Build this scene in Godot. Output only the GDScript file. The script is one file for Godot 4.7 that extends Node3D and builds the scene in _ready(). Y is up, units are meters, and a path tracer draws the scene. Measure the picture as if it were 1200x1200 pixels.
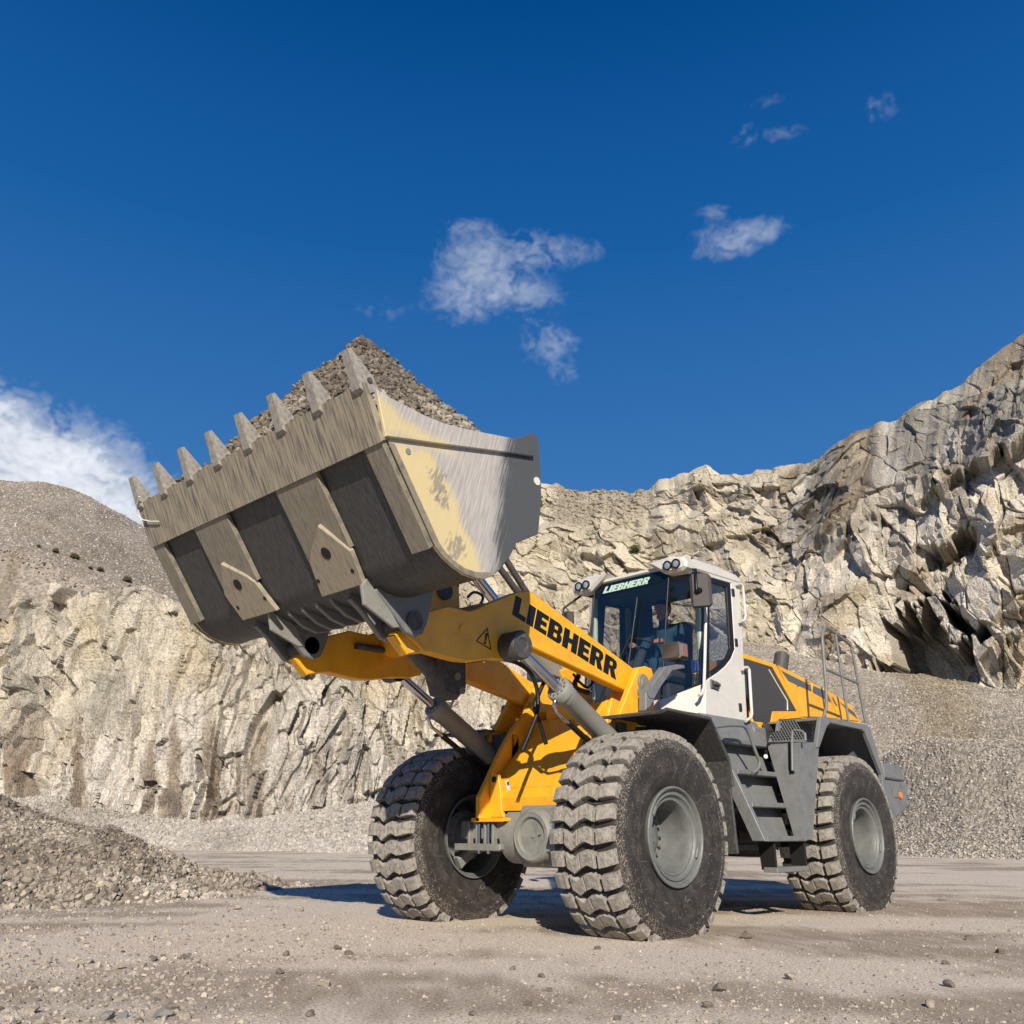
extends Node3D

# ---------------------------------------------------------------- camera model (turns photo pixels into rays)
const CAM := Vector3(6.610637, 0.799902, -6.033754)
const FOC := 1039.915
var FW := Vector3.ZERO
var RT := Vector3.ZERO
var UP := Vector3.ZERO
var FH := Vector3.ZERO
var M := {}
var rng := RandomNumberGenerator.new()

func ray(x: float, y: float) -> Vector3:
	return FW * FOC + RT * (x - 600.0) - UP * (y - 600.0)
func pz(x: float, y: float, z: float) -> Vector3:
	var d := ray(x, y)
	return CAM + d * ((z - CAM.z) / d.z)
func pxx(x: float, y: float, xx: float) -> Vector3:
	var d := ray(x, y)
	return CAM + d * ((xx - CAM.x) / d.x)
func py(x: float, y: float, yy: float) -> Vector3:
	var d := ray(x, y)
	return CAM + d * ((yy - CAM.y) / d.y)
func pp(x: float, y: float, o: Vector3, n: Vector3) -> Vector3:
	var d := ray(x, y)
	return CAM + d * ((o - CAM).dot(n) / d.dot(n))
func at_d(x: float, y: float, d: float) -> Vector3:
	var r := ray(x, y)
	return CAM + r * (d / r.dot(FH))
func zs(pts: Array, z: float) -> PackedVector3Array:
	var o := PackedVector3Array()
	for i in range(0, pts.size(), 2):
		o.append(pz(pts[i], pts[i + 1], z))
	return o
func xy(pts: Array, z: float) -> PackedVector3Array:
	var o := PackedVector3Array()
	for i in range(0, pts.size(), 2):
		o.append(Vector3(pts[i], pts[i + 1], z))
	return o
func mirror(a: PackedVector3Array) -> PackedVector3Array:
	var o := PackedVector3Array()
	for q in a:
		o.append(Vector3(q.x, q.y, -q.z))
	return o

# ---------------------------------------------------------------- mesh builder
class MB:
	var v := PackedVector3Array()
	var n := PackedVector3Array()
	var uv := PackedVector2Array()
	var col := PackedColorArray()
	var tint := Color(1, 1, 1)
	var use_col := false
	func tri(a: Vector3, b: Vector3, c: Vector3) -> void:
		var g := (c - a).cross(b - a)
		if g.length_squared() < 1e-16:
			return
		g = g.normalized()
		for q in [a, b, c]:
			v.append(q); n.append(g); uv.append(Vector2(q.x, q.y))
			if use_col: col.append(tint)
	func tris(a: Vector3, b: Vector3, c: Vector3, na: Vector3, nb: Vector3, nc: Vector3, ua := Vector2.ZERO, ub := Vector2.ZERO, uc := Vector2.ZERO) -> void:
		var g := (c - a).cross(b - a)
		if g.length_squared() < 1e-16:
			return
		if g.dot(na + nb + nc) < 0.0:
			var t := b; b = c; c = t
			t = nb; nb = nc; nc = t
			var t2 := ub; ub = uc; uc = t2
		v.append(a); v.append(b); v.append(c)
		n.append(na); n.append(nb); n.append(nc)
		uv.append(ua); uv.append(ub); uv.append(uc)
		if use_col:
			for k in 3: col.append(tint)
	func quad(a: Vector3, b: Vector3, c: Vector3, d: Vector3) -> void:
		tri(a, b, c); tri(a, c, d)
	# planar polygon extruded by vec, with chamfered rims
	func poly(p: PackedVector3Array, vec: Vector3, bevel := 0.0) -> MB:
		var cnt := p.size()
		var nn := Vector3.ZERO
		for i in cnt:
			nn += p[i].cross(p[(i + 1) % cnt])
		nn = nn.normalized()
		var e1 := (p[1] - p[0]).normalized()
		var e2 := nn.cross(e1)
		var flat := PackedVector2Array()
		for q in p:
			flat.append(Vector2((q - p[0]).dot(e1), (q - p[0]).dot(e2)))
		var idx := Geometry2D.triangulate_polygon(flat)
		var ins := PackedVector3Array()
		for i in cnt:
			var d0 := (p[i] - p[(i + cnt - 1) % cnt]).normalized()
			var d1 := (p[(i + 1) % cnt] - p[i]).normalized()
			var m0 := nn.cross(d0)
			var m1 := nn.cross(d1)
			var m := m0 + m1
			var den := 1.0 + m0.dot(m1)
			ins.append(p[i] + (m / maxf(den, 0.35)) * bevel)
		var b := vec.normalized() * bevel
		var top := PackedVector3Array(); var bot := PackedVector3Array(); var lo := PackedVector3Array(); var hi := PackedVector3Array()
		for i in cnt:
			bot.append(ins[i]); top.append(ins[i] + vec); lo.append(p[i] + b); hi.append(p[i] + vec - b)
		for i in range(0, idx.size(), 3):
			tri(bot[idx[i]], bot[idx[i + 1]], bot[idx[i + 2]])
			tri(top[idx[i]], top[idx[i + 2]], top[idx[i + 1]])
		for i in cnt:
			var j := (i + 1) % cnt
			quad(lo[i], lo[j], hi[j], hi[i])
			if bevel > 0.0:
				quad(bot[i], bot[j], lo[j], lo[i])
				quad(hi[i], hi[j], top[j], top[i])
		return self
	func box(c: Vector3, s: Vector3, bevel := 0.0, bs := Basis.IDENTITY) -> MB:
		var h := s * 0.5
		var p := PackedVector3Array()
		for q in [Vector3(-h.x, -h.y, -h.z), Vector3(h.x, -h.y, -h.z), Vector3(h.x, h.y, -h.z), Vector3(-h.x, h.y, -h.z)]:
			p.append(c + bs * q)
		return poly(p, bs * Vector3(0, 0, s.z), bevel)
	func frame_of(d: Vector3) -> Array:
		var a := Vector3.UP if absf(d.y) < 0.9 else Vector3.RIGHT
		var e1 := d.cross(a).normalized()
		return [e1, d.cross(e1).normalized()]
	func cyl(a: Vector3, b: Vector3, r0: float, r1 := -1.0, sides := 20, caps := true) -> MB:
		if r1 < 0.0: r1 = r0
		var d := (b - a).normalized()
		var f := frame_of(d)
		for i in sides:
			var t0 := TAU * i / sides
			var t1 := TAU * (i + 1) / sides
			var n0: Vector3 = f[0] * cos(t0) + f[1] * sin(t0)
			var n1: Vector3 = f[0] * cos(t1) + f[1] * sin(t1)
			tris(a + n0 * r0, a + n1 * r0, b + n1 * r1, n0, n1, n1)
			tris(a + n0 * r0, b + n1 * r1, b + n0 * r1, n0, n1, n0)
			if caps:
				tris(a, a + n0 * r0, a + n1 * r0, -d, -d, -d)
				tris(b, b + n0 * r1, b + n1 * r1, d, d, d)
		return self
	func tube(path: PackedVector3Array, r: float, sides := 8) -> MB:
		var cnt := path.size()
		var e := frame_of((path[1] - path[0]).normalized())
		var prev: Array = []
		for i in cnt:
			var d := (path[mini(i + 1, cnt - 1)] - path[maxi(i - 1, 0)]).normalized()
			var x: Vector3 = (e[0] - d * d.dot(e[0])).normalized()
			var y := d.cross(x)
			e = [x, y]
			var ring: Array = []
			for k in sides:
				var t := TAU * k / sides
				ring.append(x * cos(t) + y * sin(t))
			if i > 0:
				for k in sides:
					var k2 := (k + 1) % sides
					tris(path[i - 1] + prev[k] * r, path[i - 1] + prev[k2] * r, path[i] + ring[k2] * r, prev[k], prev[k2], ring[k2])
					tris(path[i - 1] + prev[k] * r, path[i] + ring[k2] * r, path[i] + ring[k] * r, prev[k], ring[k2], ring[k])
			if i == 0 or i == cnt - 1:
				var dd := -d if i == 0 else d
				for k in sides:
					tris(path[i], path[i] + ring[k] * r, path[i] + ring[(k + 1) % sides] * r, dd, dd, dd)
			prev = ring
		return self
	# profile of Vector2(radius, height along axis)
	func lathe(c: Vector3, axis: Vector3, prof: Array, sides := 40) -> MB:
		var f := frame_of(axis)
		var np := prof.size()
		var sn: Array = []
		for k in np - 1:
			var t: Vector2 = (prof[k + 1] - prof[k]).normalized()
			sn.append(Vector2(t.y, -t.x))
		for k in np - 1:
			var n0: Vector2 = sn[k]
			var n1: Vector2 = sn[k]
			if k > 0 and sn[k - 1].dot(sn[k]) > 0.75: n0 = (sn[k - 1] + sn[k]).normalized()
			if k < np - 2 and sn[k + 1].dot(sn[k]) > 0.75: n1 = (sn[k + 1] + sn[k]).normalized()
			for i in sides:
				var t0 := TAU * i / sides
				var t1 := TAU * (i + 1) / sides
				var r0: Vector3 = f[0] * cos(t0) + f[1] * sin(t0)
				var r1: Vector3 = f[0] * cos(t1) + f[1] * sin(t1)
				var A: Vector2 = prof[k]
				var B: Vector2 = prof[k + 1]
				var u0 := float(i) / sides
				var u1 := float(i + 1) / sides
				tris(c + r0 * A.x + axis * A.y, c + r1 * A.x + axis * A.y, c + r1 * B.x + axis * B.y, r0 * n0.x + axis * n0.y, r1 * n0.x + axis * n0.y, r1 * n1.x + axis * n1.y, Vector2(u0, A.x), Vector2(u1, A.x), Vector2(u1, B.x))
				tris(c + r0 * A.x + axis * A.y, c + r1 * B.x + axis * B.y, c + r0 * B.x + axis * B.y, r0 * n0.x + axis * n0.y, r1 * n1.x + axis * n1.y, r0 * n1.x + axis * n1.y, Vector2(u0, A.x), Vector2(u1, B.x), Vector2(u0, B.x))
		return self
	func mesh() -> ArrayMesh:
		var a := []
		a.resize(Mesh.ARRAY_MAX)
		a[Mesh.ARRAY_VERTEX] = v
		a[Mesh.ARRAY_NORMAL] = n
		a[Mesh.ARRAY_TEX_UV] = uv
		if use_col: a[Mesh.ARRAY_COLOR] = col
		var m := ArrayMesh.new()
		m.add_surface_from_arrays(Mesh.PRIMITIVE_TRIANGLES, a)
		return m

func part(parent: Node3D, called: String, mb: MB, m: Material) -> MeshInstance3D:
	var o := MeshInstance3D.new()
	o.name = called
	o.mesh = mb.mesh()
	o.material_override = m
	parent.add_child(o, true)
	return o
func group_node(parent: Node3D, called: String) -> Node3D:
	var o := Node3D.new()
	o.name = called
	parent.add_child(o, true)
	return o
func tag(o: Node, label: String, category: String, group := "", kind := "") -> void:
	o.set_meta("label", label)
	o.set_meta("category", category)
	if group != "": o.set_meta("group", group)
	if kind != "": o.set_meta("kind", kind)

# ---------------------------------------------------------------- materials
func noise(seed_: int, freq: float, oct := 4, type := FastNoiseLite.TYPE_SIMPLEX_SMOOTH) -> FastNoiseLite:
	var f := FastNoiseLite.new()
	f.seed = seed_
	f.frequency = freq
	f.noise_type = type
	f.fractal_type = FastNoiseLite.FRACTAL_FBM if oct > 1 else FastNoiseLite.FRACTAL_NONE
	f.fractal_octaves = oct
	return f
func ntex(f: FastNoiseLite, size: int, stops: Array, as_normal := false, bump := 4.0) -> NoiseTexture2D:
	var t := NoiseTexture2D.new()
	t.width = size
	t.height = size
	t.seamless = true
	t.noise = f
	t.generate_mipmaps = false
	if as_normal:
		t.as_normal_map = true
		t.bump_strength = bump
	elif stops.size() > 0:
		var g := Gradient.new()
		var offs := PackedFloat32Array()
		var cols := PackedColorArray()
		for s in stops:
			offs.append(s[0]); cols.append(s[1])
		g.offsets = offs
		g.colors = cols
		t.color_ramp = g
	return t
func grey(a: float) -> Color:
	return Color(a, a, a)
func mat(c: Color, rough: float, metal := 0.0) -> StandardMaterial3D:
	var m := StandardMaterial3D.new()
	m.albedo_color = c
	m.roughness = rough
	m.metallic = metal
	return m
func tri_map(m: StandardMaterial3D, scale: Vector3) -> void:
	m.uv1_triplanar = true
	m.uv1_world_triplanar = true
	m.uv1_scale = scale
func paint(c: Color, rough: float, dust: float, seed_: int, scale := 0.6, coat := 0.0) -> StandardMaterial3D:
	var m := mat(c, 1.0)
	var lo := 1.0 - dust
	m.albedo_texture = ntex(noise(seed_, 0.012, 5), 512, [[0.0, grey(lo)], [0.45, grey(1.0 - dust * 0.35)], [1.0, Color(1, 1, 1)]])
	m.roughness_texture = ntex(noise(seed_ + 7, 0.02, 5), 512, [[0.0, grey(rough * 0.75)], [1.0, grey(minf(1.0, rough * 1.35))]])
	m.roughness_texture_channel = BaseMaterial3D.TEXTURE_CHANNEL_RED
	tri_map(m, Vector3(scale, scale, scale))
	m.detail_enabled = true
	m.detail_blend_mode = BaseMaterial3D.BLEND_MODE_MIX
	m.detail_uv_layer = BaseMaterial3D.DETAIL_UV_1
	m.detail_albedo = dust_film()
	if coat > 0.0:
		m.clearcoat_enabled = true
		m.clearcoat = coat
		m.clearcoat_roughness = 0.12
	return m

var dust_tex: NoiseTexture2D
func dust_film() -> NoiseTexture2D:
	# patches and specks of quarry dust clinging to the paint
	if dust_tex == null:
		dust_tex = ntex(noise(151, 0.016, 7), 1024, [[0.0, Color(0.66, 0.60, 0.52, 0.20)], [0.36, Color(0.66, 0.60, 0.52, 0.08)], [0.48, Color(0.66, 0.60, 0.52, 0.03)], [0.62, Color(0.66, 0.60, 0.52, 0.04)], [0.72, Color(0.66, 0.60, 0.52, 0.11)], [1.0, Color(0.66, 0.60, 0.52, 0.20)]])
	return dust_tex
func make_materials() -> void:
	M.yellow = paint(Color(0.935, 0.672, 0.018), 0.45, 0.14, 3, 0.5, 0.15)
	M.grey = paint(Color(0.43, 0.445, 0.455), 0.5, 0.16, 11, 0.7)
	M.dark = paint(Color(0.22, 0.23, 0.245), 0.55, 0.2, 19, 0.7)
	M.axle = paint(Color(0.49, 0.495, 0.48), 0.62, 0.18, 23, 0.9)
	M.white = paint(Color(0.80, 0.79, 0.77), 0.35, 0.05, 29, 0.4, 0.3)
	M.rimgrey = paint(Color(0.405, 0.425, 0.43), 0.48, 0.22, 31, 1.2)
	M.cylgrey = paint(Color(0.52, 0.525, 0.51), 0.5, 0.12, 37, 0.8)
	M.chrome = mat(Color(0.78, 0.78, 0.8), 0.12, 1.0)
	M.black = mat(Color(0.06, 0.06, 0.065), 0.5)
	M.print = mat(Color(0.045, 0.043, 0.04), 0.5)
	M.rubber = mat(Color(0.05, 0.05, 0.052), 0.65)
	M.hose = mat(Color(0.07, 0.07, 0.075), 0.5)
	M.interior = mat(Color(0.20, 0.22, 0.23), 0.8)
	M.trim = mat(Color(0.62, 0.68, 0.63), 0.6)
	M.orange = mat(Color(0.95, 0.5, 0.03), 0.25)
	M.blue = mat(Color(0.1, 0.22, 0.5), 0.6)
	M.stripe = mat(Color(0.33, 0.34, 0.36), 0.45)
	M.sticker = mat(Color(0.78, 0.8, 0.82), 0.4)
	M.label = mat(Color(0.2, 0.3, 0.5), 0.4)
	M.cream = mat(Color(0.80, 0.80, 0.76), 0.4)
	M.lens = mat(Color(0.75, 0.78, 0.8), 0.08, 0.6)
	M.headlens = mat(Color(0.50, 0.46, 0.43), 0.12, 0.8)
	M.mirror = mat(Color(0.27, 0.245, 0.25), 0.6)
	M.indicator = mat(Color(0.50, 0.36, 0.33), 0.25)
	M.palegreen = mat(Color(0.70, 0.80, 0.74), 0.5)
	# glass
	var g := mat(Color(0.07, 0.11, 0.105, 0.12), 0.02)
	g.transparency = BaseMaterial3D.TRANSPARENCY_ALPHA
	M.glass = g
	var g2 := mat(Color(0.10, 0.10, 0.11, 0.72), 0.05)
	g2.transparency = BaseMaterial3D.TRANSPARENCY_ALPHA
	M.screen = g2
	# worn steel of the bucket: streaks across the bottom faces run down the profile, so the map is fine along z only
	var st := mat(Color(0.615, 0.60, 0.57), 1.0, 0.0)
	st.albedo_texture = ntex(noise(41, 0.03, 5), 1024, [[0.0, Color(0.48, 0.48, 0.48)], [0.36, Color(0.70, 0.69, 0.67)], [0.48, Color(0.86, 0.84, 0.80)], [0.58, Color(0.98, 0.93, 0.79)], [0.70, Color(0.92, 0.90, 0.86)], [1.0, Color(1, 1, 1)]])
	st.roughness_texture = ntex(noise(43, 0.05, 4), 512, [[0.0, grey(0.45)], [1.0, grey(0.8)]])
	st.roughness_texture_channel = BaseMaterial3D.TEXTURE_CHANNEL_RED
	tri_map(st, Vector3(0.12, 0.12, 1.1))
	M.lip = st
	var sp := mat(Color(0.345, 0.355, 0.37), 1.0, 0.15)
	sp.albedo_texture = ntex(noise(47, 0.06, 5), 1024, [[0.0, grey(0.35)], [0.45, grey(0.66)], [0.58, Color(0.95, 0.93, 0.9)], [0.7, Color(0.75, 0.73, 0.70)], [1.0, grey(1.0)]])
	sp.roughness_texture = ntex(noise(49, 0.08, 4), 512, [[0.0, grey(0.35)], [1.0, grey(0.7)]])
	sp.roughness_texture_channel = BaseMaterial3D.TEXTURE_CHANNEL_RED
	tri_map(sp, Vector3(0.16, 0.16, 1.4))
	M.shell = sp
	var wp := mat(Color(0.55, 0.54, 0.515), 1.0, 0.0)
	wp.albedo_texture = ntex(noise(53, 0.03, 5), 1024, [[0.0, Color(0.66, 0.66, 0.66)], [0.42, Color(0.82, 0.81, 0.79)], [0.58, Color(0.97, 0.93, 0.82)], [0.72, Color(0.86, 0.84, 0.8)], [1.0, Color(1, 1, 1)]])
	wp.roughness_texture = st.roughness_texture
	wp.roughness_texture_channel = BaseMaterial3D.TEXTURE_CHANNEL_RED
	tri_map(wp, Vector3(0.25, 0.25, 0.9))
	M.wear = wp
	var hp := wp.duplicate()
	hp.albedo_color = Color(0.67, 0.645, 0.60)
	M.heel = hp
	M.tooth = paint(Color(0.62, 0.605, 0.585), 0.55, 0.4, 59, 3.0)
	M.tooth.metallic = 0.0
	# tyres
	var tb := mat(Color(0.585, 0.57, 0.545), 1.0)
	tb.albedo_texture = ntex(noise(61, 0.02, 5), 512, [[0.0, Color(0.66, 0.65, 0.64)], [0.38, Color(0.88, 0.87, 0.86)], [0.65, Color(1, 1, 1)]])
	tb.roughness = 0.92
	tb.heightmap_enabled = true
	tb.heightmap_texture = ntex(noise(62, 0.05, 4), 512, [])
	tb.heightmap_scale = 0.6
	tri_map(tb, Vector3(1.6, 1.6, 1.6))
	M.tread = tb
	var ty := mat(Color(1, 1, 1), 0.8)
	ty.albedo_texture = ImageTexture.create_from_image(tyre_image())
	M.tyre = ty
	# bucket side
	var sd := mat(Color(1, 1, 1), 0.5)
	sd.albedo_texture = ImageTexture.create_from_image(side_image())
	sd.uv1_scale = Vector3(1.0 / 1.9, -1.0 / 1.9, 1)
	sd.uv1_offset = Vector3(-1.65 / 1.9, 4.0 / 1.9, 0)
	sd.roughness_texture = ntex(noise(67, 0.03, 4), 512, [[0.0, grey(0.4)], [1.0, grey(0.7)]])
	sd.roughness_texture_channel = BaseMaterial3D.TEXTURE_CHANNEL_RED
	M.side = sd
	# stones, rock, ground
	var rk := mat(Color(1, 1, 1), 0.95)
	rk.vertex_color_use_as_albedo = true
	rk.albedo_texture = ntex(noise(71, 0.02, 6), 1024, [[0.0, Color(0.50, 0.48, 0.46)], [0.35, Color(0.80, 0.78, 0.75)], [0.55, Color(0.98, 0.97, 0.95)], [1.0, Color(1, 1, 1)]])
	rk.heightmap_enabled = true
	rk.heightmap_texture = ntex(noise(73, 0.035, 6), 1024, [])
	rk.heightmap_scale = 14.0
	tri_map(rk, Vector3(0.22, 0.22, 0.22))
	M.rock = rk
	var cell := noise(79, 0.045, 1, FastNoiseLite.TYPE_CELLULAR)
	cell.cellular_return_type = FastNoiseLite.RETURN_CELL_VALUE
	cell.cellular_jitter = 1.0
	var celld := noise(79, 0.045, 1, FastNoiseLite.TYPE_CELLULAR)
	celld.cellular_return_type = FastNoiseLite.RETURN_DISTANCE
	celld.cellular_jitter = 1.0
	celld.fractal_type = FastNoiseLite.FRACTAL_NONE
	var gv := mat(Color(1, 1, 1), 0.95)
	gv.vertex_color_use_as_albedo = true
	gv.albedo_texture = ntex(cell, 1024, [[0.0, Color(0.58, 0.56, 0.54)], [0.5, Color(0.84, 0.83, 0.81)], [1.0, Color(1, 1, 1)]])
	gv.heightmap_enabled = true
	gv.heightmap_texture = ntex(celld, 1024, [[0.0, grey(1.0)], [1.0, grey(0.0)]])
	gv.heightmap_scale = 10.0
	tri_map(gv, Vector3(0.14, 0.14, 0.14))
	M.gravel = gv
	var gr := mat(Color(1, 1, 1), 0.96)
	gr.vertex_color_use_as_albedo = true
	gr.albedo_texture = ntex(noise(83, 0.11, 5), 1024, [[0.0, Color(0.58, 0.53, 0.48)], [0.30, Color(0.80, 0.77, 0.74)], [0.44, Color(0.95, 0.94, 0.93)], [0.62, Color(1, 1, 1)]])
	gr.heightmap_enabled = true
	gr.heightmap_texture = ntex(noise(89, 0.2, 3), 1024, [])
	gr.heightmap_scale = 0.5
	tri_map(gr, Vector3(0.34, 0.34, 0.34))
	M.ground = gr
	var sn := mat(Color(1, 1, 1), 0.92)
	sn.vertex_color_use_as_albedo = true
	M.stone = sn
	var s2 := mat(Color(0.72, 0.68, 0.62), 0.92)
	s2.albedo_texture = ntex(noise(97, 0.03, 5), 512, [[0.0, grey(0.6)], [1.0, grey(1.0)]])
	tri_map(s2, Vector3(3, 3, 3))
	M.paleStone = s2
	var s3 := mat(Color(0.53, 0.49, 0.45), 0.92)
	s3.albedo_texture = s2.albedo_texture
	tri_map(s3, Vector3(3, 3, 3))
	M.darkStone = s3
	# driver
	M.cloth = mat(Color(0.13, 0.27, 0.36), 0.9)
	M.skin = mat(Color(0.72, 0.50, 0.40), 0.55)
	M.hair = mat(Color(0.10, 0.075, 0.06), 0.7)

func tyre_image() -> Image:
	# u runs round the wheel, v = radius 0.36 .. 0.90
	var w := 2048
	var h := 256
	var im := Image.create(w, h, false, Image.FORMAT_RGB8)
	var a := noise(101, 0.02, 4)
	var b := noise(103, 0.11, 3)
	for y in h:
		var r := float(y) / h # v is wrapped: radius itself
		for x in w:
			var t := TAU * x / w
			var p := Vector3(cos(t) * 160.0, sin(t) * 160.0, r * 420.0)
			var k := a.get_noise_3dv(p) * 0.5 + 0.5
			var d := b.get_noise_3dv(p * 2.0)
			var base := Color(0.145, 0.135, 0.13).lerp(Color(0.225, 0.208, 0.198), smoothstep(0.3, 0.8, k))
			var dusty := smoothstep(0.34, 0.62, d + 0.30 * smoothstep(0.66, 0.74, r) * smoothstep(0.80, 0.78, r))
			im.set_pixel(x, y, base.lerp(Color(0.60, 0.57, 0.53), dusty * 0.75))
	var g := RandomNumberGenerator.new()
	g.seed = 5
	for k in 300: # scuffs from stones
		var x := g.randf() * w
		var y := g.randf_range(0.5, 0.86) * h
		var dx := g.randfn(0.0, 1.0) * 2.2
		var dy := g.randfn(0.0, 1.0) * 0.55
		var c := Color(0.46, 0.43, 0.40) if g.randf() < 0.7 else Color(0.62, 0.59, 0.55)
		for s in g.randi_range(8, 34):
			im.set_pixel(posmod(int(x), w), clampi(int(y), 0, h - 1), c)
			x += dx * 0.5
			y += dy
			dx += g.randfn(0.0, 0.15)
	return im

func side_image() -> Image:
	# bucket cheek: 1.9 m square, x 1.65..3.55, y 4.0 (top) .. 2.1; bare brushed steel in front, yellow dusty ochre film, grey paint behind
	var w := 768
	var im := Image.create(w, w, false, Image.FORMAT_RGB8)
	var a := noise(111, 0.012, 5)
	var b := noise(113, 0.05, 4)
	var c := noise(117, 0.09, 3)
	for j in w:
		var y := 4.0 - 1.9 * j / w
		for i in w:
			var x := 1.65 + 1.9 * i / w
			# streaks along the working direction
			var q := Vector2(x * 40.0 + y * 10.0, y * 240.0 - x * 30.0)
			var st := b.get_noise_2d(x * 900.0 + y * 260.0, y * 60.0 - x * 20.0)
			var ed := a.get_noise_2d(x * 220.0, y * 220.0)
			var steel := Color(0.66, 0.645, 0.63) + Color(1, 1, 1) * (st * 0.10)
			var pnt := Color(0.31, 0.315, 0.315)
			var lim := 2.20 + 0.10 * (3.2 - y) + 0.05 * ed + st * 0.10
			var f := smoothstep(lim + 0.10, lim - 0.06, x)
			var col := steel.lerp(pnt, f)
			var band := (x - 2.3) * 0.80 - (y - 2.45) * 0.52
			var oc := smoothstep(-0.02, 0.07, band + ed * 0.05 + st * 0.03) * smoothstep(3.36, 3.22, y + ed * 0.08)
			var oc2 := smoothstep(2.5, 2.85, x + ed * 0.1) * smoothstep(3.30, 3.36, y) * smoothstep(3.56, 3.42, y + 0.2 * (3.3 - x) + ed * 0.10)
			col = col.lerp(Color(0.80, 0.73, 0.53), clampf(oc * 0.85 + oc2 * 0.75, 0.0, 1.0))
			for blot in [Vector3(2.84, 3.08, 0.10), Vector3(2.78, 2.97, 0.07), Vector3(2.64, 2.66, 0.10)]:
				var dd: float = Vector2(x - blot.x, y - blot.y).length() / blot.z + c.get_noise_2d(x * 330.0 + y * 120.0, y * 110.0 - x * 30.0) * 1.1 + ed * 0.8
				col = col.lerp(Color(0.46, 0.44, 0.43), smoothstep(1.0, 0.3, dd) * 0.6)
			im.set_pixel(i, j, col)
	return im

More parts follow.
